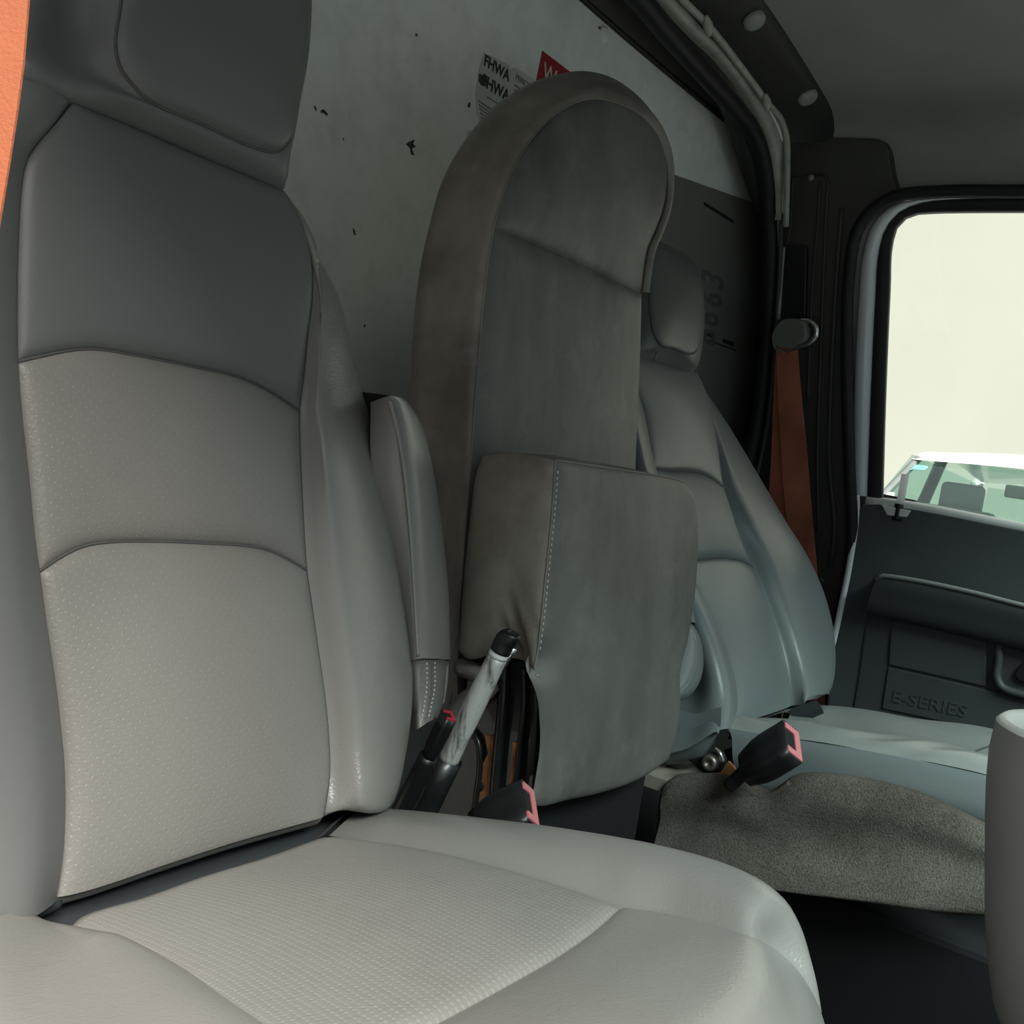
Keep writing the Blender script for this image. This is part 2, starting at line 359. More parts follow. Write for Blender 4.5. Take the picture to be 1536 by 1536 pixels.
# ================================================================== SETTING
BH = 1.15                                  # rear bulkhead
DX = 2.60                                  # far door at the belt line
Wn = _n(A([-1, 0, -.2])); Wp = Plane((DX, 0, 0), Wn)   # leaning upper side of the cab, d>0 is inwards
D_ = lambda pts, d=0.: onX(pts, DX - d)
# --- outside
g = mk('ground', [(-8, -8, -H), (14, -8, -H), (14, 12, -H), (-8, 12, -H)], [(0, 1, 2, 3)], 'asphalt', None, False); struct(g, 'grey asphalt outside the cab')
w = slab('wall_outside', [(12.0, -8, -H), (12.0, 12, -H), (12.0, 12, 6.5), (12.0, -8, 6.5)], (.3, 0, 0), 'cream_wall', None); struct(w, 'pale cream building wall seen through the side window')
# --- floor of the cab
f = slab('floor', [(.18, -.75, -.80), (DX + .06, -.75, -.80), (DX + .06, BH, -.80), (.18, BH, -.80)], (0, 0, -.06), 'under_black', None); struct(f, 'black cab floor')
# --- bulkhead
bz = .74 * BH
wb = slab('wall_back', [(.10, BH, -.80), (2.95, BH, -.80), (2.95, BH, bz), (.10, BH, bz)], (0, .04, 0), 'bulkhead_paint', None); struct(wb, 'scuffed grey painted bulkhead behind the seats')
def bh(pts, d=0.): return onY(pts, BH - d)
for pl in ([(473,158),(475,165),(474,167),(471,160)], [(482,165),(486,164),(492,171),(491,174),(486,170),(481,169)],
           [(530,342),(532,345),(534,352),(532,353),(530,347)], [(609,216),(614,213),(622,209),(620,216),(624,220),(618,223),(622,233),(617,232),(615,222)],
           [(623,51),(626,50),(627,54),(624,55)], [(702,157),(705,153),(706,156),(705,162),(702,160)], [(514,207),(516,207),(516,211)], [(546,488),(548,487),(548,491),(546,491)]):
    slab('scuff', bh(pl, .0006), (0, .0006, 0), 'scuff_dark', wb)
for c in [(904, 52), (1116, 237)]:
    p = bh([c], .0)[0]; rings('rivet', [[p + A([r * math.cos(q), -h_, r * 1.25 * math.sin(q)]) for q in np.linspace(0, 6.283, 12, endpoint=False)] for r, h_ in ((.013, 0), (.012, .006), (.006, .009))], 'bulkhead_paint', wb, n=16, sub=2, cap0=False)
    slab('rivet_tail', bh([(c[0]-7, c[1]-12), (c[0]+1, c[1]-11), (c[0]+3, c[1]-4), (c[0]-3, c[1]-6)], .001), (0, .001, 0), 'scuff_dark', wb)
# dark header over the bulkhead, seal, light metal flange, bead
seal_px = [(860,-110),(910,-55),(960,0),(1010,60),(1060,115),(1100,160),(1130,200),(1146,250),(1153,320),(1155,400),(1153,480),(1146,560),(1135,640),(1120,700),(1100,770),(1085,840)]
seal = onY(seal_px, 1.06)
seal_l = np.vstack([[(.15, 1.06, .90)], [(1.0, 1.06, .90)], seal[:]])
top_line = np.vstack([[(.15, BH - .002, bz)], [(1.0, BH - .002, bz)], bh([(800,-68),(870,0),(940,60),(1010,118),(1070,167),(1140,225),(1146,300),(1146,400),(1144,480),(1138,560),(1128,640),(1112,700),(1092,770),(1075,840)], .002)])
h = loft('trim_1', [top_line, (top_line + 0) * .5 + cr(seal_l, len(top_line)) * .5 + A([0, 0, .01]), cr(seal_l, len(top_line))], 'trim_dark', None, nu=10, nv=60); struct(h, 'dark header panel above the bulkhead')
ln = tube('gap_strip', np.vstack([bh([(862,-12),(930,48),(1010,116),(1080,174),(1140,224)], .004)]), .006, 'black_rubber', h)
s_ = tube('trim_2', seal_l, .021, 'black_rubber', None, n=90); struct(s_, 'black rubber seal around the rear cab opening')
fl_a = onY([(900,-120),(985,-14),(1042,50),(1088,95),(1137,164),(1161,221),(1168,277),(1170,330)], 1.03)
fl_b = onY([(915,-125),(1006,-14),(1058,48),(1104,96),(1152,160),(1173,206),(1176,250),(1172,330)], 1.025)
fl = loft('trim_3', [off(fl_a, (0, .02, 0)), fl_a, fl_b, off(fl_b, (0, .03, 0))], 'strip_metal', None, nu=8, nv=60); struct(fl, 'bare light metal flange beside the black seal')
lo_s = tube('trim_10', onY([(1172,320),(1170,400),(1165,480),(1159,570),(1149,650),(1135,715),(1120,770)], 1.03), .006, 'pillar_trim', None, n=40); struct(lo_s, 'thin dark moulding beside the seal')
bead = onY([(935,-115),(1020,-5),(1062,38),(1114,104),(1150,153),(1172,181),(1180,208),(1181,250),(1180,300),(1179,340)], 1.01)
bd = tube('trim_4', bead, .0075, 'strip_metal', None, n=70); struct(bd, 'grey bead of wiring along the roof edge')
for c in [(1062, 38), (1150, 153)]:
    p = onY([c], 1.0)[0]; tube('clip', [p + A([-.015, 0, .012]), p, p + A([.012, 0, -.016])], [.004, .011, .004], 'strip_metal', bd, n=8)
bk = loft('trim_9', [off(cr(seal_l, 40), (0, .015, 0)), off(np.vstack([[(.15, 1.05, .96)], [(1.0, 1.05, .96)], onY([(1000,-115),(1075,-5),(1120,38),(1170,104),(1205,153),(1215,200),(1212,260),(1200,340),(1195,480),(1185,640),(1165,800)], 1.055)]), (0, 0, 0))], 'trim_dark', None, nu=6, nv=40); struct(bk, 'dark sheet metal behind the roof flange')
# roof lining
def zl(X): return .955 - .075 * max(0, (X - 1.7) / .75) ** 1.6
xs = np.linspace(.16, 2.36, 24); prof = [(x, zl(x)) for x in xs] + [(2.42, .872), (2.455, .845), (2.475, .80), (2.49, .735)]
Yh = [1.0, .93, .7, .45, .2, -.05, -.32]
cur = [[(x, y, z - (.0 if y > 0 else (-y) * .12) ) for x, z in prof] for y in Yh]
hl = loft('ceiling', cur, 'headliner', None, nu=24, nv=70); struct(hl, 'grey fabric headliner')
roof = slab('roof', [(.10, -.36, 1.02), (2.52, -.36, 1.02), (2.52, 1.22, 1.02), (.10, 1.22, 1.02)], (0, 0, .03), 'frame_paint', None); struct(roof, 'white painted roof skin of the cab')
rs = slab('roof_rail', [(.08, -.36, .62), (.08, 1.2, .62), (.14, 1.2, 1.02), (.14, -.36, 1.02)], (.05, 0, 0), 'frame_paint', None); struct(rs, 'white painted roof rail above the open near door')
# rear roof trim with two plugs
tr_r = np.vstack([[(.16, .93, .948)], [(1.0, .93, .948)], onY([(1100,-75),(1145,0),(1175,48),(1200,90),(1230,135),(1252,167),(1262,185),(1272,206)], .925)])
tr_l = np.vstack([[(.16, 1.012, .925)], [(1.0, 1.012, .92)], onY([(960,-85),(1030,0),(1066,38),(1118,104),(1154,153),(1176,181),(1184,208),(1185,215)], 1.012)])
tp = loft('trim_5', [tr_l, (tr_l + tr_r) / 2 + A([0, -.004, -.004]), tr_r, off(tr_r, (0, 0, .015))], 'trim_dark', None, nu=12, nv=40); struct(tp, 'dark rear roof trim with two round plugs')
def on_mesh_plane(c, a, b_, c2):
    a, b_, c2 = A(a), A(b_), A(c2); n_ = _n(np.cross(b_ - a, c2 - a)); return hit(c, a, n_), n_
for c in [(1130, 27), (1210, 142)]:
    i = 5
    p, n_ = on_mesh_plane(c, tr_l[4], tr_l[6], tr_r[5])
    if n_ @ p > 0: n_ = -n_
    p = p + n_ * .012; a_ = _n(A([1, 0, -.2]) - n_ * (A([1, 0, -.2]) @ n_)); b2 = np.cross(n_, a_)
    rings('plug', [[p + n_ * (h_ - .006) + r * (math.cos(q) * a_ + math.sin(q) * b2) for q in np.linspace(0, 6.283, 20, endpoint=False)] for r, h_ in ((.019, -.02), (.0225, .004), (.021, .008), (.014, .010))], 'plug_grey', tp, n=24, sub=2)

# --- far side: pillar
pl_pts = [(1183,206),(1270,206),(1316,208),(1329,214),(1334,228),(1338,262),(1346,287),(1318,299),(1292,318),(1276,345),(1269,390),(1266,470),(1264,600),(1266,700),(1276,780),(1262,880),(1246,950),(1236,1010),(1225,1120),(1150,1120),(1120,900),(1130,700),(1152,600),(1166,480),(1172,380),(1176,300)]
pil = slab('trim_6', Wp(pl_pts, .0), (.06, 0, .012), 'pillar_trim', None, bevel=.006); struct(pil, 'dark grey pillar trim between the bulkhead and the far door')
for a_, r in ((([(1217,264),(1242,262),(1240,300),(1236,400),(1230,560),(1226,700),(1228,800)]), .004), ([(1230,274),(1226,340),(1217,457),(1212,600)], .003), ([(1263,312),(1256,400),(1250,500),(1246,589),(1244,700),(1252,790),(1246,850)], .006), ([(1190,268),(1217,264)], .003), ([(1189,268),(1185,340),(1181,366)], .003)):
    tube('rib', Wp(a_, .003), r, 'pillar_trim', pil, n=30, seg=8)
p = Wp([(1217, 267)], .004)[0]; rings('screw', [[p + A([-h_, r * math.cos(q), r * math.sin(q)]) for q in np.linspace(0, 6.283, 10, endpoint=False)] for r, h_ in ((.008, 0), (.007, .004), (.003, .006))], 'plug_grey', pil, n=12, sub=1)
# door-opening seals and painted flange
sl = tube('trim_7', np.vstack([Wp([(1240,1010),(1255,950),(1270,880),(1278,790),(1275,720),(1272,640),(1270,520),(1274,410),(1286,346),(1310,314),(1345,294),(1400,288),(1536,287)], .012), [(2.455, -.25, .73)]]), .015, 'black_rubber', None, n=80); struct(sl, 'black rubber seal of the far door opening')
fro = [(1279,742),(1281,600),(1288,450),(1295,380),(1310,335),(1338,308),(1374,299),(1430,294.5),(1536,292)]
fri = [(1301,745),(1306,600),(1313,450),(1318,380),(1329,342),(1351,317),(1385,304),(1440,299),(1536,297.5)]
gsi = [(1322,748),(1326,600),(1333,430),(1337,360),(1347,333),(1366,321),(1400,317.5),(1440,316.5),(1536,316)]
ext = lambda px, d: np.vstack([Wp(px, d), [A([DX - .2 * Wp([px[-1]], d)[0][2] - d, -.30, Wp([px[-1]], d)[0][2]])]])

wl = slab('wall_side', [(DX + .065, .60, -.8), (DX + .065, BH, -.8), (DX + .065, BH, .05), (DX + .065, .66, .03)], (.03, 0, 0), 'trim_dark', None); struct(wl, 'dark body side behind the far door')
wl2 = slab('door_step', [(DX - .02, -.75, -.80), (DX + .09, -.75, -.80), (DX + .09, .8, -.80), (DX - .02, .8, -.80)], (0, 0, .08), 'trim_dark', None); struct(wl2, 'dark sill under the far door')
# --- far door
door = thing('door_1', 'dark grey van door with window behind the far seat', 'door', (DX, .3, -.75)); door['kind'] = 'structure'; del door['category']
fr = loft('window_frame', [ext([(a-16 if i < 4 else a-10, b_-(0 if i < 3 else 8)) for i, (a, b_) in enumerate(fro)], -.045), ext(fro, -.03), ext(fro, -.005), ext([((a[0]+b_[0])/2, (a[1]+b_[1])/2) for a, b_ in zip(fro, fri)], .004), ext(fri, -.01), off(ext(fri, -.01), (.05, 0, 0))], 'frame_paint', door, nu=14, nv=60)
gs = loft('window_gasket', [off(ext(fri, -.008), (.02, 0, 0)), ext(fri, -.008), ext(gsi, -.012), off(ext(gsi, -.012), (.02, 0, 0))], 'black_rubber', door, nu=14, nv=60)
gl = ext(gsi, -.02); gp = np.vstack([gl, [(DX + .02, -.30, -.05)], [(DX + .02, .72, -.05)]])
slab('window_pane', gp, (.004, 0, 0), 'window_glass', door)
sill_px = [(1289,764),(1293,757),(1320,754),(1340,757),(1400,768),(1536,795)]
body_px = [(1284,790),(1276,850),(1262,925),(1247,985),(1240,1060),(1236,1130)]
bl = np.vstack([D_(sill_px), [(DX, -.35, .0)], [(DX, -.35, -.75)], [(DX, .66, -.75)], D_(body_px[::-1])])
slab('door_panel', bl, (.07, 0, 0), 'door_vinyl', door, bevel=.012, seg=3)
dl = D_([(1284,740),(1285,775),(1276,842),(1258,930),(1246,985),(1240,1040)], -.005)
tube('edge_flange', dl, .009, 'frame_paint', door, n=40)
led = D_([(1300,755),(1330,758),(1400,769),(1536,796)], -.012); led = np.vstack([led, [(DX + .012, -.34, .003)]])
tube('sill_ledge', led + A([0, 0, .005]), .013, 'white_ledge', door, n=40, seg=12)  # ledge coloured white for the backlit reflection along the sill
# lock pin in its notch
nb = D_([(1322,757),(1366,766),(1359,776),(1330,773)], .006)
slab('pin_bezel', nb, (.03, 0, .002), 'white_ledge', door, bevel=.003)
pp = D_([(1347, 772)], -.005)[0]
pn = tube('lock_pin', [pp + A([0, 0, -.002]), pp + A([0, 0, .10])], .0095, 'pin_white', door, n=6, smooth_path=True); tube('pin_collar', [pp + A([0, 0, -.015]), pp + A([0, 0, .026])], .0125, 'black_plastic', pn, n=6)
# recess + arm rest + pocket
rec = np.vstack([D_([(1312,866),(1306,880),(1300,920),(1290,1000),(1280,1062),(1275,1130)], .004), [(DX - .004, -.33, -.66)], [(DX - .004, -.33, -.165)], D_([(1536,905),(1450,885),(1330,863)], .004)])
lowp = slab('lower_panel', rec, (.02, 0, 0), 'door_lower', door, bevel=.004)
arm_t = np.vstack([D_([(1313,871),(1322,866),(1336,867),(1450,889),(1536,911)], .055), [(DX - .055, -.33, -.185)]])
arm_b = np.vstack([D_([(1299,918),(1310,922),(1342,929),(1450,954),(1536,975)], .03), [(DX - .03, -.33, -.29)]])
arm = loft('armrest', [off(arm_t, (.055, 0, .004)), off(arm_t, (.01, 0, .004)), arm_t, off((arm_t + arm_b) / 2, (-.008, 0, 0)), arm_b, off(arm_b, (.03, 0, 0))], 'door_lower', door, nu=20, nv=40)
tube('armrest_highlight', arm_t + A([-.001, 0, .004]), .0055, 'plug_grey', arm, n=50, seg=10)  # lighter tube paints the light reflected along the armrest top
pk = np.vstack([D_([(1337,935),(1343,929),(1352,931),(1480,960),(1478,1030),(1400,1012),(1333,997)], .009)])
slab('pocket_panel', pk, (.012, 0, 0), 'door_lower', door, bevel=.0025)
pk2 = np.vstack([D_([(1332,1001),(1400,1016),(1478,1035),(1536,1047),(1536,1110),(1450,1090),(1323,1063)], .008)])
slab('lower_pocket_panel', pk2, (.012, 0, 0), 'door_lower', door, bevel=.0025)
hp = np.vstack([D_([(1484,961),(1536,974),(1600,990),(1596,1062),(1536,1046),(1481,1033)], .009)])
hpan = slab('handle_panel', hp, (.012, 0, 0), 'door_recess', door, bevel=.003)
tube('handle_bowl', D_([(1536,968),(1510,963),(1500,968),(1498,990),(1495,1015),(1502,1030),(1536,1043),(1580,1052)], .012), .010, 'door_lower', door, n=50)
slab('door_handle', D_([(1545,988),(1536,993),(1526,1003),(1521,1012),(1527,1022),(1540,1026),(1580,1030),(1590,1000)], .018), (.015, 0, 0), 'black_plastic', door, bevel=.004)
a_ = D_([(1336, 1052)], .0083)[0]; b_ = D_([(1466, 1080)], .0083)[0]
text('embossed_letters', 'E-SERIES', .048, 'door_lower', door, a_ , b_ - a_, (0, 0, .85), .0012)

# --- near side, windscreen end: what shades and admits the light
ns = slab('near_pillar', [(.08, 1.06, -.8), (.16, 1.06, -.8), (.16, BH, -.8), (.08, BH, -.8)], (0, 0, 1.8), 'pillar_trim', None, bevel=.01); struct(ns, 'dark pillar at the near door opening')
wf = slab('wall_front', [(.18, -.72, -.8), (DX, -.72, -.8), (DX, -.72, -.20), (.18, -.72, -.20)], (0, -.05, 0), 'door_lower', None); struct(wf, 'dark firewall below the windscreen')
ds = slab('dashboard', [(.30, -.72, -.22), (DX, -.72, -.22), (DX, -.45, -.26), (.30, -.45, -.26)], (0, 0, -.25), 'trim_dark', None, bevel=.03, seg=3); struct(ds, 'dark dashboard below the windscreen')
ws = slab('window_2', [(.20, -.70, -.2), (DX - .02, -.70, -.2), (DX - .12, -.38, .80), (.20, -.38, .80)], (0, -.006, 0), 'windscreen_glass', None); struct(ws, 'wide front windscreen')
ap = tube('pillar_front', [(DX - .01, -.72, -.2), (DX - .13, -.36, .86)], .04, 'trim_dark', None); struct(ap, 'dark front pillar of the far side')
hd = box('trim_8', (1.3, -.36, .86), (2.4, .09, .14), 'trim_dark', None, bevel=.02); struct(hd, 'dark header above the windscreen')

# ================================================================== NEAR SEAT
nt_ = A([0, .16, .58]); nt_ = _n(nt_); NBn = _n(A([0, -nt_[2], nt_[1]])); NB = Plane((0, .64, -.365), NBn)
seat = thing('bucket_seat', 'light grey vinyl bucket seat with perforated panels, nearest the camera', 'seat', (.565, .45, -.80))
GR = -.004
Lseam_a = [(110,154),(80,190),(52,219),(35,246),(28,285),(25,350),(23,450),(24,543)]
Lseam_b = [(24,543),(29,610),(40,710),(49,800),(57,858)]
Lseam_c = [(57,858),(68,940),(78,1005),(88,1085),(94,1150),(95,1220),(91,1290),(82,1346)]
Rseam_a = [(424,285),(445,318),(460,358),(467,405),(467,450),(461,500),(455,560),(448,617)]
Rseam_b = [(448,617),(450,700),(454,780),(459,856)]
Rseam_c = [(459,856),(466,905),(476,975),(486,1045),(492,1110),(493,1165),(485,1224)]
base_s = [(110,154),(190,187),(300,235),(424,285)]
um_s = [(24,543),(60,535),(105,526),(140,524),(200,533),(280,549),(345,563),(380,576),(412,593),(448,617)]
ml_s = [(57,858),(90,836),(120,821),(155,814),(220,812),(300,815),(368,819),(402,826),(432,840),(459,856)]
bot_s = [(82,1346),(140,1330),(250,1293),(350,1261),(440,1236),(485,1224)]
coons('upper_back_panel', NB(base_s, .012), NB(um_s), NB(Lseam_a), NB(Rseam_a), 'near_smooth', seat, 44, 40, seams='tblr', bulge=.012)
coons('middle_back_panel', NB(um_s), NB(ml_s), NB(Lseam_b), NB(Rseam_b), 'near_perf', seat, 44, 36, seams='tblr', bulge=.010)
coons('lower_back_panel', NB(ml_s), NB(bot_s), NB(Lseam_c), NB(Rseam_c), 'near_perf', seat, 44, 44, seams='tlr', bulge=.016)
bt_ = NB(bot_s); loft('lower_back_tuck', [bt_, bt_ + A([0, .006, -.010]), bt_ + A([0, .03, -.018]), bt_ + A([0, .07, -.018])], 'near_vinyl', seat, 12, 24)
# inboard bolster
Rs_full = NB([(431,298)] + Rseam_a[1:] + Rseam_b[1:] + Rseam_c[1:])
sil_px = [(432,298),(446,322),(471,362),(497,408),(515,448),(526,492),(535,545),(553,602),(575,700),(597,800),(612,900),(619,960),(622,1020),(620,1065),(612,1120),(601,1170),(588,1203)]
rid_px = [(431,299),(447,328),(467,374),(484,430),(487,500),(482,580),(487,680),(503,780),(520,880),(535,970),(548,1060),(553,1130),(545,1212)]
sil = A([hit(p, NB.P0, NB.n, -.004 - .031 * min(1, i / 6.)) for i, p in enumerate(sil_px)])
rid = A([hit(p, NB.P0, NB.n, .028 * min(1, i / 6.) ** 1.3) for i, p in enumerate(rid_px)])
tuck = lambda c, f=1.: np.vstack([c, [c[-1] + A([0, .012, -.012]) * f], [c[-1] + A([-.005, .06, -.014]) * f]])
Rs_full = tuck(Rs_full, .6); rid = tuck(rid); sil = tuck(sil)
def silb(dy, dx): return off(sil, (dx, dy, 0))
loft('inboard_bolster', [Rs_full, NB([((a[0]*.7+b_[0]*.3), (a[1]*.7+b_[1]*.3)) for a, b_ in zip(Rseam_a[1:] , rid_px)], .0) if False else cr(Rs_full, 30) * .6 + cr(rid, 30) * .4 + NBn * .008 * np.clip(np.linspace(0, 6, 30), 0, 1)[:, None], rid, sil, silb(.06, -.004), silb(.13, -.03)], 'near_vinyl', seat, 40, 90, seams='l', dip=.005)
# outboard bolster (mostly out of the frame)
Ls_full = NB(Lseam_a + Lseam_b[1:] + Lseam_c[1:])
lo = [off(Ls_full, (0, 0, 0))]
tt = np.linspace(0, 1, len(Ls_full))
w_ = .03 + .085 * np.clip(tt / .25, 0, 1)
l1 = Ls_full + np.stack([-w_ * .45, 0 * w_, 0 * w_], 1) + NBn * .03 * np.clip(tt / .2, 0, 1)[:, None]; l2 = Ls_full + np.stack([-w_, 0 * w_ + .015, 0 * w_], 1); l3 = Ls_full + np.stack([-w_ * .95, 0 * w_ + .12, 0 * w_], 1)
l1[0] = NB([(70, 118)], .0)[0]; l2[0] = NB([(32, 103)], -.01)[0]; l3[0] = l2[0] + A([0, .1, 0])
loft('outboard_bolster', [Ls_full, l1, l2, l3], 'near_smooth', seat, 30, 70, seams='l')
# back shell
shell = [np.vstack([l2[3:], sil[::-1][:]]), off(np.vstack([l3[3:], silb(.13, -.03)[::-1]]), (0, .02, 0))]
rings('back_shell', [shell[0] + A([0, .01, 0]), shell[1], shell[1] * A([.9, 1, .9]) + A([.056, .02, -.01])], 'near_smooth', seat, n=90, sub=3)
# head rest
pin = [(172,70),(180,105),(195,125),(215,146),(300,186),(390,225),(415,229),(430,216),(444,150),(454,90),(458.5,40),(459,-20),(450,-90),(400,-130),(300,-150),(220,-130),(190,-60),(178,20)]
pout = [(38,45),(34,100),(105,150),(190,187),(300,235),(402,277),(424,285),(431,236),(446,150),(457,90),(461,40),(462,-20),(453,-102),(402,-162),(300,-192),(195,-175),(95,-110),(48,-25)]
hin = NB(pin, .030); hou = NB(pout, -.006); hou[1:8] = NB(pout[1:8], .008)
hmid = (hin * .45 + hou * .55) + NBn * .006
hmid[0] = NB([(115, 50)], -.005)[0]; hmid[17] = NB([(112, -10)], -.005)[0]; hmid[1] = NB([(112, 105)], .008)[0]
hr = rings('headrest', [hin, hmid, hou, hou - NBn * .05, hou * .93 + hou.mean(0) * .07 - NBn * .11], 'near_smooth', seat, n=110, cap0=False, sub=5)
pillow('headrest_pad', hin, NBn * .016, 'near_smooth', hr, n=110, edge=.009)
def seam(path, parent, r=.0014, closed=False):  # dark cord stands in for the shade of the seam groove
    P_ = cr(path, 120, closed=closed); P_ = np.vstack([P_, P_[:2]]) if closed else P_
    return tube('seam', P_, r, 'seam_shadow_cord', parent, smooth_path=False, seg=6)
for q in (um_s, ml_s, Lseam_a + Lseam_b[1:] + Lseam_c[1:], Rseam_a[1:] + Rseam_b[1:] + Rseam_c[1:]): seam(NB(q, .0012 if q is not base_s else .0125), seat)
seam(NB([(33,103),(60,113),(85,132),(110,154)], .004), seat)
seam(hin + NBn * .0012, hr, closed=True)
# cushion
ins_rear = A([*onZ([(85,1393),(109,1375),(195,1350),(285,1319),(371,1293),(461,1258)], -.372)])
ins_right = A([hit(p, (0, .62, -.372), _n(A([0, .07, 1]))) for p in [(470,1256),(560,1266),(650,1281),(750,1305),(850,1335),(895,1350),(930,1365)]])
CP = Plane((0, .62, -.372), _n(A([0, .07, 1])))
ins_left = CP([(85,1393),(150,1422),(210,1450),(300,1495),(375,1545),(440,1585)])
ins_front = CP([(440,1585),(560,1576),(640,1547),(700,1516),(765,1480),(835,1439),(890,1400),(930,1365)])
fi = ins_front.copy()
cu = coons('cushion_insert', np.vstack([ins_rear[:-1], [ins_right[0]]]), ins_front, ins_left, ins_right, 'near_stripe', seat, 50, 44, seams='blr', dip=.005, bulge=.008, disp=lambda u, v, G: -.03 * np.clip((.06 - v) / .06, 0, 1) ** 2)
# inboard cushion bolster: from insert seam over the crown to the silhouette, then down the side
csil_px = [(562,1213),(610,1214),(700,1220),(800,1229),(900,1242),(980,1256),(1050,1273),(1110,1294),(1158,1321),(1192,1352),(1214,1392),(1228,1442),(1236,1492),(1240,1540)]
csil = onX(csil_px, .835)
csil[:, 0] = csil[:, 0]
cseam2 = np.vstack([ins_right, CP([(1000,1376),(1060,1390),(1125,1409),(1158,1426),(1190,1456),(1214,1496),(1230,1545)], .012)])
cseam2[7:] = onX([(1000,1376),(1060,1390),(1125,1409),(1158,1426),(1190,1456),(1214,1496),(1230,1545)], .80); cseam2[7] = CP([(1000,1376)], .004)[0]; cseam2[8] = CP([(1060, 1390)], .010)[0]; cseam2[9] = CP([(1125, 1409)], .014)[0]; cseam2[10] = onX([(1158, 1426)], .79)[0]
rearpt = CP([(486, 1252)])[0]
c1 = np.vstack([[rearpt], cseam2[1:]])
mid = cr(c1, 40) * .5 + cr(csil, 40) * .5 + A([0, -.002, .014])
cb = loft('cushion_bolster', [c1, mid, csil, off(csil, (.004, .004, -.03)), off(csil * A([1, 1, 0]), (.0, .03, -.46)), off(csil * A([1, 1, 0]), (-.03, .04, -.60))], 'near_vinyl', seat, 44, 70, seams='l')
crc = cr(A([rearpt, mid[0], csil[0], csil[0] + A([.002, .004, -.03])]), 16); loft('cushion_rear', [crc, crc + A([0, .02, -.02]), crc + A([0, .022, -.09])], 'near_vinyl', seat, 10, 18)
# front panel of the cushion
fs = cr(cseam2[6:], 20)
fL = ins_front[::-1]
fp0 = np.vstack([fL[:]]); 
fr1 = off(cr(cseam2[6:], 12), (0, 0, 0))
nose = [CP([(930,1365)])[0]]
fr_edge = A([(.36, .20, -.352), (.45, .185, -.345), (.56, .175, -.342), (.66, .175, -.342), (.74, .185, -.345)])
fcurve0 = cr(np.vstack([ins_front[:]]), 24)
front_lo = np.vstack([A([(.34, .155, -.42), (.45, .145, -.42), (.58, .140, -.42), (.70, .150, -.42)]), [cseam2[-1]]])
coons('cushion_front', fcurve0, cr(front_lo, 24), np.vstack([ins_front[0], ins_front[0] * .5 + A([.34, .165, -.345]) * .5 + A([0, 0, .012]), A([.335, .165, -.352]), front_lo[0]]), cseam2[6:], 'near_vinyl', seat, 40, 40, seams='tr', bulge=.012)
# outboard cushion bolster
ob = np.vstack([ins_left, [front_lo[0]]])
ob0 = cr(ins_left, 20)
bl1 = CP([(42,1384,.004),(62,1418,.014),(120,1470,.022),(180,1540,.026),(250,1620,.026)]); bl2 = CP([(-40,1412),(-50,1460),(-50,1560),(0,1680),(60,1780)], .018)
loft('cushion_side_bolster', [ins_left, cr(ins_left, 20) * .62 + cr(bl1, 20) * .38 + A([0, 0, .014]) * np.clip(np.linspace(-.2, 3, 20), -.2, 1)[:, None], bl1, bl2, off(bl2, (-.02, 0, -.12))], 'near_vinyl', seat, 36, 44, seams='l')
tube('seam_welt', CP([(0,1452),(6,1480),(14,1500),(10,1545)], .018), .002, 'near_smooth', seat, n=12, seg=6)
loft('bolster_rear_cap', [bl1[:1].repeat(3, 0) + A([[-.03, -.002, 0], [0, 0, .001], [.02, .004, -.012]]), bl1[:1].repeat(3, 0) + A([[-.03, .02, -.03], [0, .024, -.03], [.02, .02, -.04]]), bl1[:1].repeat(3, 0) + A([[-.03, .02, -.1], [0, .024, -.1], [.02, .02, -.1]])], 'near_vinyl', seat, 12, 12)
# dark cloth in the gap and base
slab('gap_cloth', [(.31, .55, -.40), (.815, .55, -.40), (.815, .78, -.378), (.31, .78, -.378)], (0, 0, -.05), 'gap_cloth', seat, bevel=.01)
box('seat_base', (.58, .42, -.64), (.42, .40, .32), 'under_black', seat, bevel=.02)
tube('gap_cord', A([*onZ([(0,1378),(45,1368),(85,1352)], -.376)]), .006, 'gap_cloth', seat, n=10)

# arm rest folded up beside the seat (part of the near seat)
AP = Plane((.86, .705, -.2), _n(A([.35, -1, .18])))
as_ = [(556,604),(556,680),(566,760),(580,850),(590,930),(597,1000)]
am = [(576,596),(588,622),(600,680),(612,780),(620,880),(627,988)]
ar = [(582,594),(598,606),(614,650),(630,760),(642,870),(650,988)]
asil = [(585,593),(608,610),(628,640),(641,690),(656,785),(666,880),(669,986)]
up = [AP(as_, -.02), AP(am, .012), AP(ar, .020), AP(asil, -.006), off(AP(asil, -.006), (.0, .05, 0)), off(AP(asil, -.006), (-.03, .07, 0))]
arm_n = loft('armrest', up, 'mid_side' if False else 'near_vinyl', seat, 30, 50, dip=.004)
e_ = [(669,988),(668,1020),(664,1050),(655,1074)]
lo_ = [AP([(597,1000),(600,1050),(606,1098)], -.02), AP([(627,990),(628,1030),(628,1065),(626,1093)], .010), AP([(650,990),(650,1025),(647,1060),(641,1086)], .018), AP(e_, -.008), off(AP(e_, -.008), (0, .05, 0))]
loft('armrest_end', lo_, 'near_vinyl', arm_n, 24, 24, seams='t', dip=.005)
for q in ([(640,994),(640,1030),(632,1082)], [(652,993),(652,1030),(643,1075)]):
    P_ = cr(AP(q, .019), 26)
    for i in range(0, 25, 2): tube('stitch', P_[i:i+2], .0011, 'thread', arm_n, n=3, seg=5)
P_ = cr(AP([(628,640),(641,690),(656,785),(666,880),(668.5,986),(667,1025),(662,1056)], .002), 90)
tube('piping', P_ + A([0, -.002, 0]), .0022, 'near_vinyl', arm_n, n=90, seg=6)
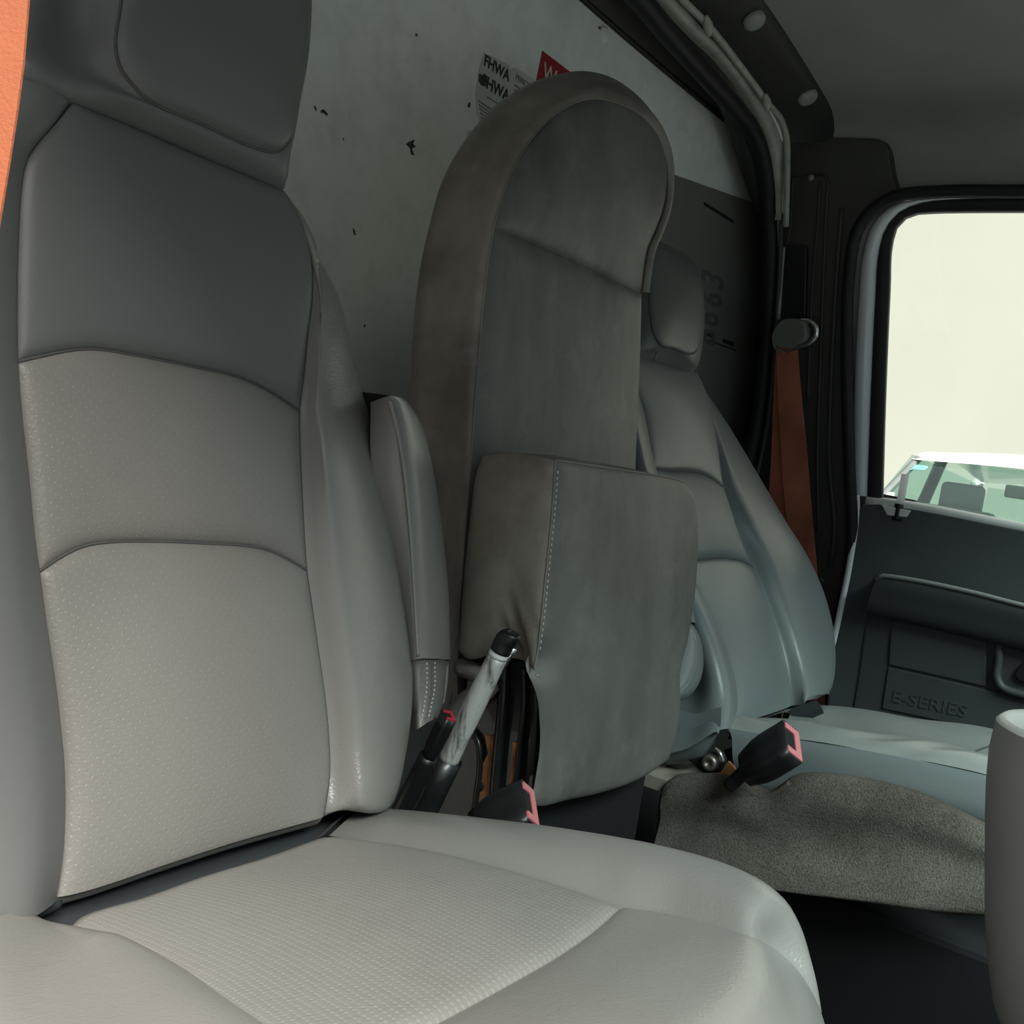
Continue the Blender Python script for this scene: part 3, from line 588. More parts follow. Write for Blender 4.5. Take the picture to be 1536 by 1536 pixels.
tube('piping', AP([(584,600),(594,640),(604,690),(615,790),(621,880),(627,985)], .0155), .0022, 'near_vinyl', arm_n, n=60, seg=6)

# ================================================================== MIDDLE JUMP SEAT
mt = _n(A([0, .1, 1])); MPn = _n(A([0, -1, .1])); MP = Plane((0, .785, 0), MPn)
jump = thing('jump_seat', 'narrow brownish grey jump seat with arched back and folded-up cushion', 'seat', (1.2, .75, -.80))
ms = [(684,1060),(686,985),(690,900),(697,800),(705,700),(712,600),(720,500),(728,420),(740,342)]
arch = [(740,342),(755,287),(776,240),(802,202),(832,172),(862,154),(892,148),(930,156),(960,173),(984,200),(996,235),(999,275),(995,312),(984,345),(970,378),(962,440)]
mr_ = [(962,440),(960,520),(957,600),(953,690),(950,800),(948,1000)]
fold = [(740,342),(800,366),(870,396),(935,428),(962,440)]
mbk = coons('backrest', MP(fold), MP([(684,1060),(800,1045),(948,1000)]), MP(ms[::-1]), MP(mr_), 'mid_face', jump, 44, 50, seams='tlr', bulge=.012, dip=.006, wid=.008)
headp = coons('head_panel', MP(arch[3:11]), MP(fold), MP(arch[:4][::-1]), MP(arch[10:]), 'mid_face', jump, 44, 36, seams='btlr', bulge=.012, dip=.006, wid=.008)
inner = np.vstack([MP(ms[:-1]), MP(arch)])
out_px = [(658,1065),(652,990),(640,820),(630,680),(626,580),(629,500),(640,400),(655,332),(672,272),(700,220),(742,168),(790,135),(840,117),(882,114),(922,127,-.08),(960,157,-.055),(984,192,-.03),(998,222,-.014),(1001,260,-.008),(999,298,-.006),(987,342,-.005),(974,374,-.004),(963,437,-.002)]
outer = MP(out_px, -.09); 
nn_ = 60
ic = cr(inner, nn_); oc = cr(outer, nn_); cen_ = A([1.22, 0, .15]); obk = oc * A([.78, 1, .88]) + cen_ * A([.22, 0, .12]) + A([0, .035, 0])
band = loft('side_band', [ic, ic * .75 + oc * .25 + MPn * .008, ic * .35 + oc * .65 + MPn * .002, oc, obk], 'mid_side', jump, 24, 110, seams='l', dip=.006)
tube('piping', ic + MPn * .0005, .0012, 'mid_side', band, n=160, seg=6)
back_loop = np.vstack([obk, [MP([(948,1000)], -.10)[0] - A([.10, 0, 0])]])
rings('back_cover', [back_loop, back_loop * A([.86, 1, .9]) + A([.17, .012, .01])], 'mid_side', jump, n=90, cap0=False, sub=1)
mrr = MP(arch[8:] + mr_[1:]); loft('side_band_far', [mrr, mrr + A([-.004, .05, 0]), mrr + A([-.03, .12, 0])], 'mid_side', jump, 10, 30)
# folded cushion
Cn = _n(A([0, -1, .113])); Cq = Plane((0, .6456, 0), Cn)
ct = [(833,690),(880,697),(940,706),(1000,716),(1030,727),(1044,748)]
crt = [(1044,748),(1046,800),(1040,900),(1030,960),(1019,1005),(1019,1060),(1011,1110),(1001,1141)]
cbt = [(797,1206),(810,1209),(850,1200),(905,1188),(960,1168),(1001,1141)]
clf = [(833,690),(829,760),(821,840),(813,920),(806,980),(801,1005),(808,1060),(810,1120),(803,1170),(797,1206)]
cf = coons('cushion_face', Cq(ct), Cq(cbt), Cq(clf), Cq(crt), 'mid_face', jump, 50, 56, seams='tblr', bulge=.014, dip=.005, wid=.006,
           disp=lambda u, v, G: -.010 * np.exp(-(u / .10) ** 2) * np.exp(-((v - .58) / .05) ** 2) + .003 * np.sin(30 * (u + v * .6)) * np.exp(-(u / .16) ** 2) * np.exp(-((v - .56) / .12) ** 2))
sf_r = Cq(clf[:6]); back_x = onX([(724,684),(714,712),(705,780),(697,860),(690,940),(687,974)], 1.0)
sd_b = onX([(687,974),(700,988),(735,984),(770,988),(801,1005)], 1.0)
sd_t = np.vstack([[back_x[0]], onX([(760,679)], 1.0), [sf_r[0]]])
cs = coons('cushion_side', sd_t, np.vstack([[back_x[-1]], sd_b[1:-1], [sf_r[-1]]]), back_x, sf_r, 'mid_side', jump, 36, 44, seams='tblr', bulge=.014, dip=.005, wid=.006,
           disp=lambda u, v, G: -.016 * np.exp(-((u - .72) / .09) ** 2) * np.exp(-((v - .98) / .10) ** 2) + .004 * np.sin(26 * (u - v)) * np.exp(-((u - .8) / .2) ** 2) * np.exp(-((v - .9) / .14) ** 2))
top_f = Cq(ct); top_b = top_f + A([0, .108, .004]); top_b[0] = back_x[0]; top_b[-1] = top_f[-1] + A([-.01, .10, 0])
loft('cushion_top', [top_b, (top_f + top_b) / 2 + A([0, 0, .006]), top_f], 'mid_side', jump, 16, 40, seams='r', dip=.004)
cfar = Cq(crt); loft('cushion_far_side', [cfar, cfar + A([.012, .05, 0]), cfar + A([.0, .11, 0])], 'mid_side', jump, 14, 40, seams='l')
cbo = Cq(cbt); ud = np.clip(np.linspace(-.1, 1.6, len(cbo)), .04, 1)[:, None]; loft('cushion_underside', [cbo, cbo + A([0, .05, -.006]) * ud, cbo + A([0, .11, .0]) * ud], 'mid_side', jump, 12, 30, seams='l')
tube('piping', Cq(clf[:6], .0005), .0012, 'mid_side', cf, n=80, seg=6); tube('piping', Cq(ct, .0005), .0012, 'mid_side', cf, n=60, seg=6)
tube('cover_hem', Cq([(804,1010),(813,1060),(815,1120),(808,1170),(801,1200)], -.004) , .0045, 'mid_side', cf, n=40, seg=8)
for i, (q0, q1) in enumerate(((( 833, 700), (806, 975)),)):
    P_ = cr(Cq([(834,706),(830,760),(822,840),(814,920),(807,975)], .012) + A([.004, 0, 0]), 60)
    for j in range(0, 59, 2): tube('stitch', P_[j:j+2], .0009, 'thread', cf, n=3, seg=4)
tube('armrest_pull', onX([(690,1000),(715,1010),(735,1030),(700,1050),(672,1085)], 1.02), .012, 'mid_side', jump, n=24)
# hinge bracket
br = onX([(688,985),(800,990),(806,1060),(800,1215),(700,1228),(600,1240),(612,1180),(640,1120),(672,1060)], 1.035)
brk = slab('hinge_bracket', br, (.012, 0, 0), 'black_metal', jump, bevel=.003)
for q, r in (([(757,990),(754,1060),(748,1120),(740,1215)], .007), ([(786,1000),(786,1060),(780,1120),(772,1195)], .004), ([(704,1095),(716,1110),(720,1140),(712,1215)], .004)):
    tube('bracket_rib', onX(q, 1.03), r, 'black_metal', brk, n=24, seg=8)
slab('rust_patch', onX([(727,1103),(744,1102),(742,1150),(738,1190),(728,1208),(708,1208),(712,1170),(722,1150),(732,1130)], 1.0325), (.002, 0, 0), 'rust', brk)
slab('rust_patch', onX([(769,1113),(779,1113),(776,1150),(772,1178),(762,1180),(768,1150)], 1.0325), (.002, 0, 0), 'rust', brk)
slab('rust_patch', onX([(795,1164),(799,1163),(797,1190),(791,1204),(789,1196)], 1.0325), (.002, 0, 0), 'rust_paint', brk)
p = onX([(719, 1179)], 1.030)[0]; rings('bolt_hole', [[p + A([-h_, r * math.cos(q), r * math.sin(q)]) for q in np.linspace(0, 6.283, 12, endpoint=False)] for r, h_ in ((.0065, 0), (.0045, .0015), (.001, .0005))], 'under_black', brk, n=16, sub=1)
box('pivot_box', (1.22, .70, -.56), (.30, .12, .30), 'under_black', jump, bevel=.01)

# lever with scraped grip
lev = thing('hand_lever', 'scraped silver lever with black cap in front of folded cushion', 'lever', (.9, .6, -.70))
LX = .93
g0 = onX([(671, 1142)], LX)[0]; g1 = onX([(747, 984)], LX)[0]; ax_ = _n(g1 - g0); cp = onX([(768, 950)], LX)[0]
tube('grip', [g0, g0 + (g1 - g0) * .5, g1 - ax_ * .004, g1], [.0125, .0125, .0125, .0110], 'scraped_aluminium', lev, n=20, seg=24)
tube('collar', [g1 - ax_ * .001, g1 + ax_ * .009], .0112, 'white_ledge', lev, n=4, seg=20)
cpo = tube('end_cap', [g1 + ax_ * .006, g1 + ax_ * .020, cp - ax_ * .004, cp], [.0118, .0118, .0118, .0105], 'black_plastic', lev, n=14, seg=24)
rings('cap_dimple', [[cp + ax_ * .0006 + r * (math.cos(q) * _n(np.cross(ax_, A([0, 0, 1]))) + math.sin(q) * np.cross(ax_, _n(np.cross(ax_, A([0, 0, 1]))))) - ax_ * h_ for q in np.linspace(0, 6.283, 14, endpoint=False)] for r, h_ in ((.008, 0), (.0065, .0), (.005, .001))], 'black_metal', cpo, n=16, sub=1)
tube('shaft', [g0 + ax_ * .004, g0 - ax_ * .20], .0165, 'black_metal', lev, n=6, seg=20)
tube('release_rod', onX([(771, 972), (744, 1018), (700, 1110)], LX + .02), .004, 'chrome', lev, n=10, seg=8)

# ================================================================== BUCKLES AND BELTS
def buckle(name, label, c, ax, sz, red='buckle_red', stalk=None):
    t_ = thing(name, label, 'belt buckle', tuple(A(c) - A([0, 0, .06])), 'seat belt buckles')
    ax = A(ax, float); ax = A([_n(a) for a in ax]); c = A(c, float); w2, d2, h2 = sz
    L = []
    for s_, tp_ in ((-.5, .72), (-.15, .98), (.5, 1.0)):
        L.append([c + ax[2] * h2 * s_ + ax[0] * w2 / 2 * a * tp_ + ax[1] * d2 / 2 * b_ * tp_ for a, b_ in ((-1,-.8),(-.8,-1),(0,-1),(.8,-1),(1,-.8),(1,0),(1,.8),(.8,1),(0,1),(-.8,1),(-1,.8),(-1,0))])
    rings('housing', L, 'black_plastic', t_, n=48, sub=3)
    tp0 = c + ax[2] * h2 * .5
    # U-shaped red release button around the tongue slot
    U_ = [(-.86,-.9),(.86,-.9),(.86,.75),(.52,.75),(.52,-.25),(-.52,-.25),(-.52,.75),(-.86,.75)]
    slab('release_button', [tp0 + ax[0]*w2/2*a + ax[1]*d2/2*b_ - ax[2]*.004 for a, b_ in U_], ax[2] * .0065, red, t_, bevel=.001)
    slab('tongue_slot', [tp0 + ax[0]*w2/2*a + ax[1]*d2/2*b_ - ax[2]*.003 for a, b_ in ((-.5,-.2),(.5,-.2),(.5,.85),(-.5,.85))], ax[2] * .0036, 'under_black', t_)
    if stalk is not None: tube('stalk', [c - ax[2] * h2 * .4] + [A(s) for s in stalk], .011, 'black_plastic', t_, n=14)
    return t_
c2 = onX([(1152, 1134)], 1.44)[0]
up2 = _n(A([-.05, -.72, .72])); dp = _n(A([-.55, .45, .40])); dp = _n(dp - up2 * (dp @ up2)); wd = np.cross(dp, up2)
buckle('seat_belt_buckle', 'black belt buckle with pink red button lying against far seat cushion', c2, (wd, dp, up2), (.066, .036, .088), stalk=[c2 - up2 * .07 + A([-.005, .0, -.012])])
c3 = onX([(752, 1226)], .90)[0]
up3 = _n(A([.25, -.75, .62])); dp = _n(A([-.75, .2, .5])); dp = _n(dp - up3 * (dp @ up3)); wd = np.cross(dp, up3)
buckle('seat_belt_buckle', 'black belt buckle with pink red button just behind near cushion edge', c3, (wd, dp, up3), (.052, .026, .07), stalk=[c3 - up3 * .08 + A([0, 0, -.03])])
c4 = onX([(656, 1108)], .895)[0]; up4 = _n(A([.0, -.35, .95])); dp = _n(A([-.8, .5, 0])); dp = _n(dp - up4 * (dp @ up4)); wd = np.cross(dp, up4)
buckle('seat_belt_buckle', 'small shadowed black buckle with dark red tip below the grey armrest', c4, (wd, dp, up4), (.020, .014, .06), 'button_red', stalk=[c4 - up4 * .12])

def strap(name, pa, pb, mat, parent, thick=.0015, nv=40):
    pa = A(pa, float); pb = A(pb, float); n_ = _n(np.cross(pb[0] - pa[0], pa[1] - pa[0]))
    a, b_ = cr(pa, nv), cr(pb, nv); V = list(a) + list(b_) + list(b_ + n_ * thick) + list(a + n_ * thick); F = []
    for i in range(nv - 1):
        for k in range(4):
            q = k * nv + i; r = ((k + 1) % 4) * nv + i; F.append((q, r, r + 1, q + 1))
    F += [(0, 3*nv, 2*nv, nv), (nv-1, 2*nv-1, 3*nv-1, 4*nv-1)]
    ob = mk(name, V, F, mat, parent, smooth=False); fixn(ob); return ob
belt = thing('seat_belt', 'rust orange seat belt hanging from a grey guide on the far pillar', 'seat belt', tuple(onX([(1215, 1040)], 2.5)[0]))
strap('webbing', Wp([(1164,518),(1165,560),(1170,650),(1178,760),(1190,850),(1200,940),(1208,1050)], .05), Wp([(1196,514),(1200,570),(1209,660),(1217,760),(1226,860),(1234,960),(1238,1060)], .05), 'orange_web', belt)
strap('webbing', Wp([(1164,520),(1160,600),(1156,700),(1150,780),(1146,850)], .035), Wp([(1190,520),(1190,600),(1192,700),(1198,800),(1204,870)], .03), 'orange_web', belt)
gd = Wp([(1157,510),(1163,490),(1172,480),(1190,478),(1204,484),(1208,496),(1206,510),(1190,519),(1170,522)], .075)
slab('guide_cover', gd, -Wn * .035 * 1, 'dring_cover', belt, bevel=.008, seg=3, round_n=28)
rg = Wp([(1162,506),(1172,492),(1195,482),(1213,481),(1224,490),(1224,504),(1214,515),(1196,522),(1176,527),(1165,522)], .045)
C_ = cr(rg, 48, closed=True); tube('guide_ring', np.vstack([C_, C_[:2]]), .0065, 'chrome', belt, smooth_path=False, seg=10, cap=False)
slab('height_adjuster', Wp([(1181,367),(1206,367),(1210,374),(1208,478),(1176,478),(1179,380)], .014), -Wn * .02, 'black_plastic', belt, bevel=.003)
tube('adjuster_edge', Wp([(1176,371),(1172,420),(1168,480)], .016), .004, 'strip_metal', belt, n=10, seg=8)
C_ = cr(Wp([(1228,866),(1233,871),(1233,880),(1227,884),(1224,876)], .03), 20, closed=True); tube('stop_button', np.vstack([C_, C_[:2]]), .004, 'black_plastic', belt, smooth_path=False, seg=8, cap=False)

nb_ = thing('seat_belt', 'bright orange seat belt hanging beside the near headrest', 'seat belt', (.26, .50, -.78))
wa = onX([(-60,60),(-90,320),(-120,600)], .25); wb_ = onX([(45,-40),(41,10),(33,105),(18,210),(0,322),(-30,500)], .265)
strap('webbing', np.vstack([[(.25, wa[0][1], .60)], wa, [(.25, wa[-1][1], -.74)]]), np.vstack([[(.262, wb_[0][1], .60)], wb_, [(.262, wb_[-1][1] + .01, -.74)]]), 'orange_web_near', nb_, nv=60)
box('belt_guide', (.215, wb_[0][1] + .01, .62), (.10, .09, .05), 'black_plastic', nb_, bevel=.015, seg=3); box('floor_anchor', (.255, wb_[-1][1] + .02, -.77), (.03, .06, .06), 'black_metal', nb_, bevel=.006)

# ================================================================== FAR SEAT
ft = _n(A([0, .325, .61])); FBn = _n(A([0, -ft[2], ft[1]])); FB = Plane((0, .63, -.40), FBn)
fseat = thing('bucket_seat', 'grey vinyl bucket seat by the far door, leaning back, tinted bluish for cool light', 'seat', (1.8, .45, -.80))
fb_s = [(925,524),(962,535),(1005,547),(1043,556)]
f_um = [(976,703),(1000,707),(1030,708),(1052,712),(1068,720),(1083,731)]
f_ml = [(1020,850),(1040,842),(1070,838),(1095,839),(1113,843),(1128,851)]
f_bt = [(1084,1089),(1130,1078),(1180,1061),(1186,1058)]
fLa = [(925,524),(945,580),(957,610),(966,650),(976,703)]; fLb = [(976,703),(990,745),(1003,795),(1020,850)]; fLc = [(1020,850),(1045,900),(1072,955),(1090,1000),(1098,1040),(1097,1068),(1084,1089)]
fRa = [(1043,556),(1058,590),(1067,625),(1075,675),(1083,731)]; fRb = [(1083,731),(1096,770),(1110,810),(1128,851)]; fRc = [(1128,851),(1150,910),(1167,958),(1178,1000),(1184,1035),(1186,1058)]
coons('upper_back_panel', FB(fb_s, .008), FB(f_um), FB(fLa), FB(fRa), 'far_vinyl', fseat, 34, 34, seams='tblr', bulge=.014)
coons('middle_back_panel', FB(f_um), FB(f_ml), FB(fLb), FB(fRb), 'far_perf', fseat, 34, 30, seams='tblr', bulge=.012)
coons('lower_back_panel', FB(f_ml), FB(f_bt), FB(fLc), FB(fRc), 'far_vinyl', fseat, 34, 34, seams='tlr', bulge=.014)
fR = FB(fRa[1:] + fRb[1:] + fRc[1:])
fsil = FB([(1056,578,0),(1070,600,-.015),(1090,634),(1112,672),(1141,725),(1171,780),(1200,830),(1223,880),(1238,930),(1244,975),(1243,1012),(1236,1035),(1218,1050)], -.03)
frd = FB([(1057,580,.002),(1084,645,.008),(1104,700,.018),(1126,760,.028),(1152,825),(1176,885),(1195,940),(1207,985),(1212,1020),(1205,1053)], .035)
loft('far_bolster', [fR, cr(fR, 24) * .55 + cr(frd, 24) * .45 + FBn * .008 * np.clip(np.linspace(0, 4, 24), 0, 1)[:, None], frd, fsil, off(fsil, (0, .07, -.01)), off(fsil, (-.04, .14, -.02))], 'far_vinyl', fseat, 34, 60, seams='l')
# inboard bolster + side cover facing the camera
fL = FB(fLa + fLb[1:] + fLc[1:])
k1 = FB([(905,520),(930,590),(945,650),(957,700),(975,760),(993,810),(1015,870),(1040,915),(1062,970),(1076,1015),(1082,1055),(1078,1098)], .03)
k2 = FB([(890,520),(915,590),(928,650),(940,700),(955,760),(970,820),(995,880),(1018,930),(1035,980),(1045,1030),(1040,1080),(1030,1128)], -.02)
k3 = k2 + A([-.01, .08, -.03]); k4 = k2 + A([0, .16, -.06]); k4[-1] = k3[-1] + A([0, .10, -.01])
loft('near_bolster', [fL, cr(fL, 26) * .5 + cr(k1, 26) * .5 + FBn * .012, k1, k2, k3, k4], 'far_vinyl', fseat, 36, 60, seams='l')
tube('piping', FB([(1041,872),(1060,915),(1074,965),(1081,1010),(1083,1050),(1076,1100)], .030), .0028, 'far_vinyl', fseat, n=40, seg=6)
skirt = [onX([(1005,1060),(1040,1070),(1082,1060)], 1.535), onX([(1003,1105),(1040,1108),(1080,1092)], 1.52), onX([(1000,1142),(1045,1136),(1072,1110)], 1.53), onX([(1000,1150),(1048,1142),(1074,1114)], 1.56)]
loft('side_skirt', [A(c) for c in skirt], 'far_vinyl', fseat, 14, 14)
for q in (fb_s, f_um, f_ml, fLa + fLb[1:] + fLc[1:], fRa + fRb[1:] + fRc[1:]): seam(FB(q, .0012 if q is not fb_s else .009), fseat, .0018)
# back shell of the far seat
fsh = np.vstack([k4[::1], off(fsil, (-.04, .14, -.02))[::-1]])
rings('back_shell', [fsh, fsh * A([.8, 1, .9]) + A([.36, .01, -.01])], 'far_head', fseat, n=70, cap0=False, sub=1)
# head rest
fpin = [(972,430),(975,478),(981,503),(989,516),(1008,523),(1038,531),(1046,520),(1049,490),(1049,455),(1045,425),(1034,402),(1015,385),(992,374),(975,372),(970,390)]
fpo = [(948,440),(946,500),(944,530),(965,536),(1005,547),(1042,556),(1049,530),(1053,498),(1053,458),(1049,424),(1038,398),(1017,379),(992,366),(965,358),(950,385)]
fhin = FB(fpin, .05); fho = FB(fpo, .015)
fhr = rings('headrest', [fhin, (fhin * .5 + fho * .5) + FBn * .006, fho, fho - FBn * .03 , fho * .9 + fho.mean(0) * .1 - FBn * .07], 'far_head', fseat, n=80, cap0=False, sub=4)
pillow('headrest_pad', fhin, FBn * .012, 'far_head', fhr, n=80, edge=.006)
tube('stitch_line', FB([(989,516),(985,530),(981,541)], .036), .0015, 'far_vinyl', fhr, n=8, seg=6)
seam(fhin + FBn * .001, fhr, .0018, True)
# arm rest end
ae = [FB([(1014,925),(1010,960),(1004,1020)], .025), FB([(1028,935),(1036,960),(1034,1000),(1012,1048)], .040), FB([(1040,938),(1050,955),(1054,985),(1050,1015),(1035,1040),(1012,1054)], .025), FB([(1040,938),(1050,955),(1054,985),(1050,1015),(1035,1040),(1012,1054)], -.02)]
fa = loft('armrest', ae, 'far_vinyl', fseat, 20, 30)
loft('armrest_pad', [FB([(1008,880),(1010,925)], .030), FB([(1030,885),(1035,932)], .042), FB([(1036,890),(1046,936)], .02)], 'far_vinyl', fa, 14, 14)
tube('piping', FB([(1036,936),(1043,960),(1044,990),(1034,1022),(1014,1044)], .038), .0022, 'far_vinyl', fa, n=30, seg=6)
# cushion
qn = onX([(1084,1092),(1130,1099),(1200,1110),(1290,1124),(1380,1141),(1480,1163),(1560,1184)], 1.555)
qf = onX([(1186,1060),(1230,1059),(1300,1068),(1400,1082),(1480,1095),(1560,1110)], 2.06)
qm = onX([(1130,1082),(1200,1086),(1300,1098),(1400,1116),(1480,1132),(1560,1152)], 1.78)
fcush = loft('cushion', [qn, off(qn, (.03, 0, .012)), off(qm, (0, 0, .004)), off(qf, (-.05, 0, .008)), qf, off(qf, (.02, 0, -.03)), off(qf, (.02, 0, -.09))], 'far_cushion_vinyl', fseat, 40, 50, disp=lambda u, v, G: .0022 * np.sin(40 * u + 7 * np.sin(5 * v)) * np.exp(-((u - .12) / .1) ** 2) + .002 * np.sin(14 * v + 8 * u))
q1 = onX([(1100,1104),(1200,1123),(1300,1142),(1400,1164),(1480,1184),(1560,1206)], 1.548)
q2 = onX([(1108,1165),(1150,1190),(1300,1200),(1400,1222),(1480,1244),(1560,1265)], 1.54)
loft('cushion_side', [qn, q1 + A([-.004, 0, 0]), q1 * .5 + q2 * .5 + A([-.008, 0, 0]), q2, off(q2, (.02, 0, -.03))], 'far_vinyl', fseat, 24, 44, seams='l')
tube('piping', q1 + A([-.006, 0, 0]), .0025, 'far_vinyl', fseat, n=60, seg=6)
tube('inner_seam', onX([(1450,1143),(1472,1134),(1500,1125)], 1.74) + A([0, 0, .012]), .002, 'far_vinyl', fseat, n=12, seg=6)
slab('exposed_foam', onX([(1097,1096),(1120,1090),(1150,1079),(1175,1071),(1186,1074),(1182,1082),(1163,1092),(1150,1100)], 1.66) + A([0, 0, .004]), (0, .004, -.02), 'foam_cream', fseat, bevel=.004, smooth=True)
loft('rear_tuck', [onX([(1180,1068),(1200,1058),(1225,1050)], 1.85), onX([(1184,1078),(1204,1070),(1232,1060)], 1.84), onX([(1190,1086),(1206,1082),(1236,1070)], 1.85)], 'gap_cloth', fseat, 12, 14)
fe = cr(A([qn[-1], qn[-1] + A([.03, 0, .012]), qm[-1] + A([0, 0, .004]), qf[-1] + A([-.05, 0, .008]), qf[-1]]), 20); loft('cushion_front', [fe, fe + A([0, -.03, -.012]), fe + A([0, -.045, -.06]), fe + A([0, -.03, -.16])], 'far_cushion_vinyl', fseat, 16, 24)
# recliner bracket with bolt
bp_ = onX([(1030,1140),(1060,1133),(1074,1124),(1082,1128),(1087,1142),(1083,1156),(1068,1163),(1052,1158),(1042,1148)], 1.50)
rb = slab('recliner_bracket', bp_, (.012, 0, 0), 'black_metal', fseat, bevel=.003, smooth=False)
p = onX([(1065, 1144)], 1.495)[0]
for nm, prof_, mt_ in (('bolt', ((.013, -.006), (.0125, .004), (.010, .007), (.0055, .007), (.0045, .002)), 'bolt_steel'),):
    rings(nm, [[p + A([-h_, r * math.cos(q), r * math.sin(q)]) for q in np.linspace(0, 6.283, 16, endpoint=False)] for r, h_ in prof_], mt_, rb, n=24, sub=1)
tube('bracket_lip', onX([(1071,1122),(1080,1130),(1084,1144)], 1.492), .003, 'chrome', rb, n=10, seg=8)
box('seat_base', (1.80, .42, -.475), (.44, .46, .06), 'under_black', fseat, bevel=.02)

# carpeted riser beneath the far seat
rise = thing('seat_riser', 'worn brown carpet riser below the far seat cushion', 'seat riser', (1.55, .4, -.80))
c_top = onX([(1000,1182),(1008,1173),(1030,1170),(1062,1171),(1100,1177),(1122,1189),(1142,1196),(1162,1191),(1185,1174),(1205,1169),(1260,1171),(1320,1180),(1372,1193),(1425,1216),(1480,1244),(1560,1290)], 1.475)
c_bot = onX([(978,1285),(1050,1312),(1120,1332),(1200,1345),(1250,1350),(1320,1357),(1400,1366),(1480,1369),(1560,1372)], 1.44)
ct_, cb_ = cr(c_top, 40), cr(c_bot, 40)
car = loft('carpet', [off(ct_, (.05, 0, -.004)), off(ct_, (.006, 0, .004)), ct_ * .8 + cb_ * .2 + A([-.006, 0, 0]), ct_ * .5 + cb_ * .5 + A([.006, 0, 0]), ct_ * .1 + cb_ * .9, cb_, off(cb_, (.012, 0, -.001))], 'carpet_pile', rise, 36, 90, disp=lambda u, v, G: .004 * np.sin(5 * v + 3 * u))
tube('carpet_hem', np.vstack([onX([(983,1252),(990,1215),(999,1182),(1010,1172)], 1.472), c_top[2:9]]), .0042, 'carpet_pile', rise, n=60, seg=8)
slab('sheet_metal_ledge', [(1.48, .30, -.475), (1.62, .30, -.475), (1.62, .72, -.475), (1.48, .72, -.475)], (0, 0, -.02), 'rust_paint', rise)
slab('rust_patch', onX([(1042,1168),(1056,1160),(1080,1160),(1092,1142),(1100,1150),(1112,1172),(1090,1172),(1060,1171)], 1.49), (.006, 0, 0), 'rust', rise)
box('riser_box', (1.85, .33, -.68), (.66, .66, .22), 'under_black', rise, bevel=.01)

# ================================================================== CONSOLE BIN
con = thing('console_bin', 'light grey plastic console bin cut off by the right picture edge', 'console', (1.03, -.05, -.80))
def stad(cx, yend, r, z, ymin=-.45):
    q = np.linspace(0, math.pi, 15); arc = [(cx + r * math.cos(a), yend - r + r * math.sin(a), z) for a in q]
    return A(arc + [(cx - r, yend - r - .1, z), (cx - r, ymin + .05, z), (cx - r + .04, ymin, z), (cx + r - .04, ymin, z), (cx + r, ymin + .05, z), (cx + r, yend - r - .1, z)])
zt = -.166
outl = [stad(1.03, .150, .108, zt - .004), stad(1.03, .151, .110, zt - .03), stad(1.03, .139, .103, zt - .12), stad(1.03, .119, .092, zt - .22), stad(1.03, .10, .075, zt - .27), stad(1.03, .05, .04, zt - .31), stad(1.03, .04, .03, zt - .60)]
rings('bin_body', outl, 'console_plastic', con, n=120, cap0=False, sub=4)
rings('bin_rim', [stad(1.03, .150, .108, zt - .004), stad(1.03, .148, .106, zt), stad(1.03, .141, .099, zt), stad(1.03, .138, .096, zt - .004), stad(1.03, .134, .092, zt - .10)], 'console_plastic', con, n=120, cap0=False, cap1=True, sub=3)
slab('inner_cup', [(.97, .085, zt - .006), (1.09, .085, zt - .006), (1.09, -.3, zt - .006), (.97, -.3, zt - .006)], (0, 0, -.08), 'console_plastic', con, bevel=.012, seg=3)

# ================================================================== STICKERS ON THE BULKHEAD
def on_bh(p, d): return bh([p], d)[0]
st = slab('inspection_sticker', bh([(726,79),(750,90),(764,97),(767,106),(772,101),(800,118),(812,135),(790,170),(770,190),(745,205),(724,190),(716,170),(714,140),(719,105)], .0012), (0, .0012, 0), 'sticker_white', None)
tag(st, 'torn white inspection sticker with FHWA lettering left of the red sticker', 'sticker')
ex = A([1, 0, 0]); ez = A([0, 0, 1.])
def wtext(nm, body, p_bl, height_px_pts, mat, parent, bold=.0, d=.0018, sx=1.0):
    a = on_bh(p_bl, d); top = on_bh(height_px_pts, d); hgt = top[2] - a[2]
    return text(nm, body, hgt / .70, mat, parent, a, ex * 1.0, ez, .0002, bold)
wtext('lettering', 'FHWA', (725, 97), (727, 80.5), 'ink_black', st, .0006)
wtext('lettering', 'FHWA', (722, 127), (724, 109.5), 'ink_black', st, .0006)
slab('smudge', bh([(719,110),(730,116),(733,126),(728,130),(722,128),(718,122)], .0016), (0, .0004, 0), 'scuff_dark', st)
for i in range(9):
    y0 = 144 + i * 6.0
    x0, x1 = (731, 757) if i == 0 else (717 + i * .8, 756 - i * 1.2)
    sl_ = .66
    slab('print_line', bh([(x0, y0), (x1, y0 + (x1 - x0) * sl_), (x1, y0 + (x1 - x0) * sl_ + 2.4), (x0, y0 + 2.4)], .0016), (0, .0004, 0), 'faded_ink', st)
wtext('lettering', 'PERIODIC', (773, 119), (774, 110), 'faded_ink', st)
for i in range(3):
    y0 = 126 + i * 7; slab('print_line', bh([(772, y0), (795, y0 + 17), (795, y0 + 20), (772, y0 + 3)], .0016), (0, .0004, 0), 'faded_ink', st)
curl = slab('sticker_scrap', bh([(709,199),(716,200),(724,206),(730,212),(720,219),(712,213)], .006), (.001, .003, .001), 'sticker_white', None, bevel=.0005); tag(curl, 'curled white sticker scrap below the torn inspection sticker', 'sticker')
wn = slab('warning_sticker', bh([(814,76),(870,119),(930,165),(920,240),(800,145)], .0012), (0, .0012, 0), 'sticker_red', None); tag(wn, 'red warning sticker half hidden behind the jump seat top', 'sticker')
wtext('lettering', 'WARNING', (813, 117), (816, 92), 'ink_cream', wn, .0004)
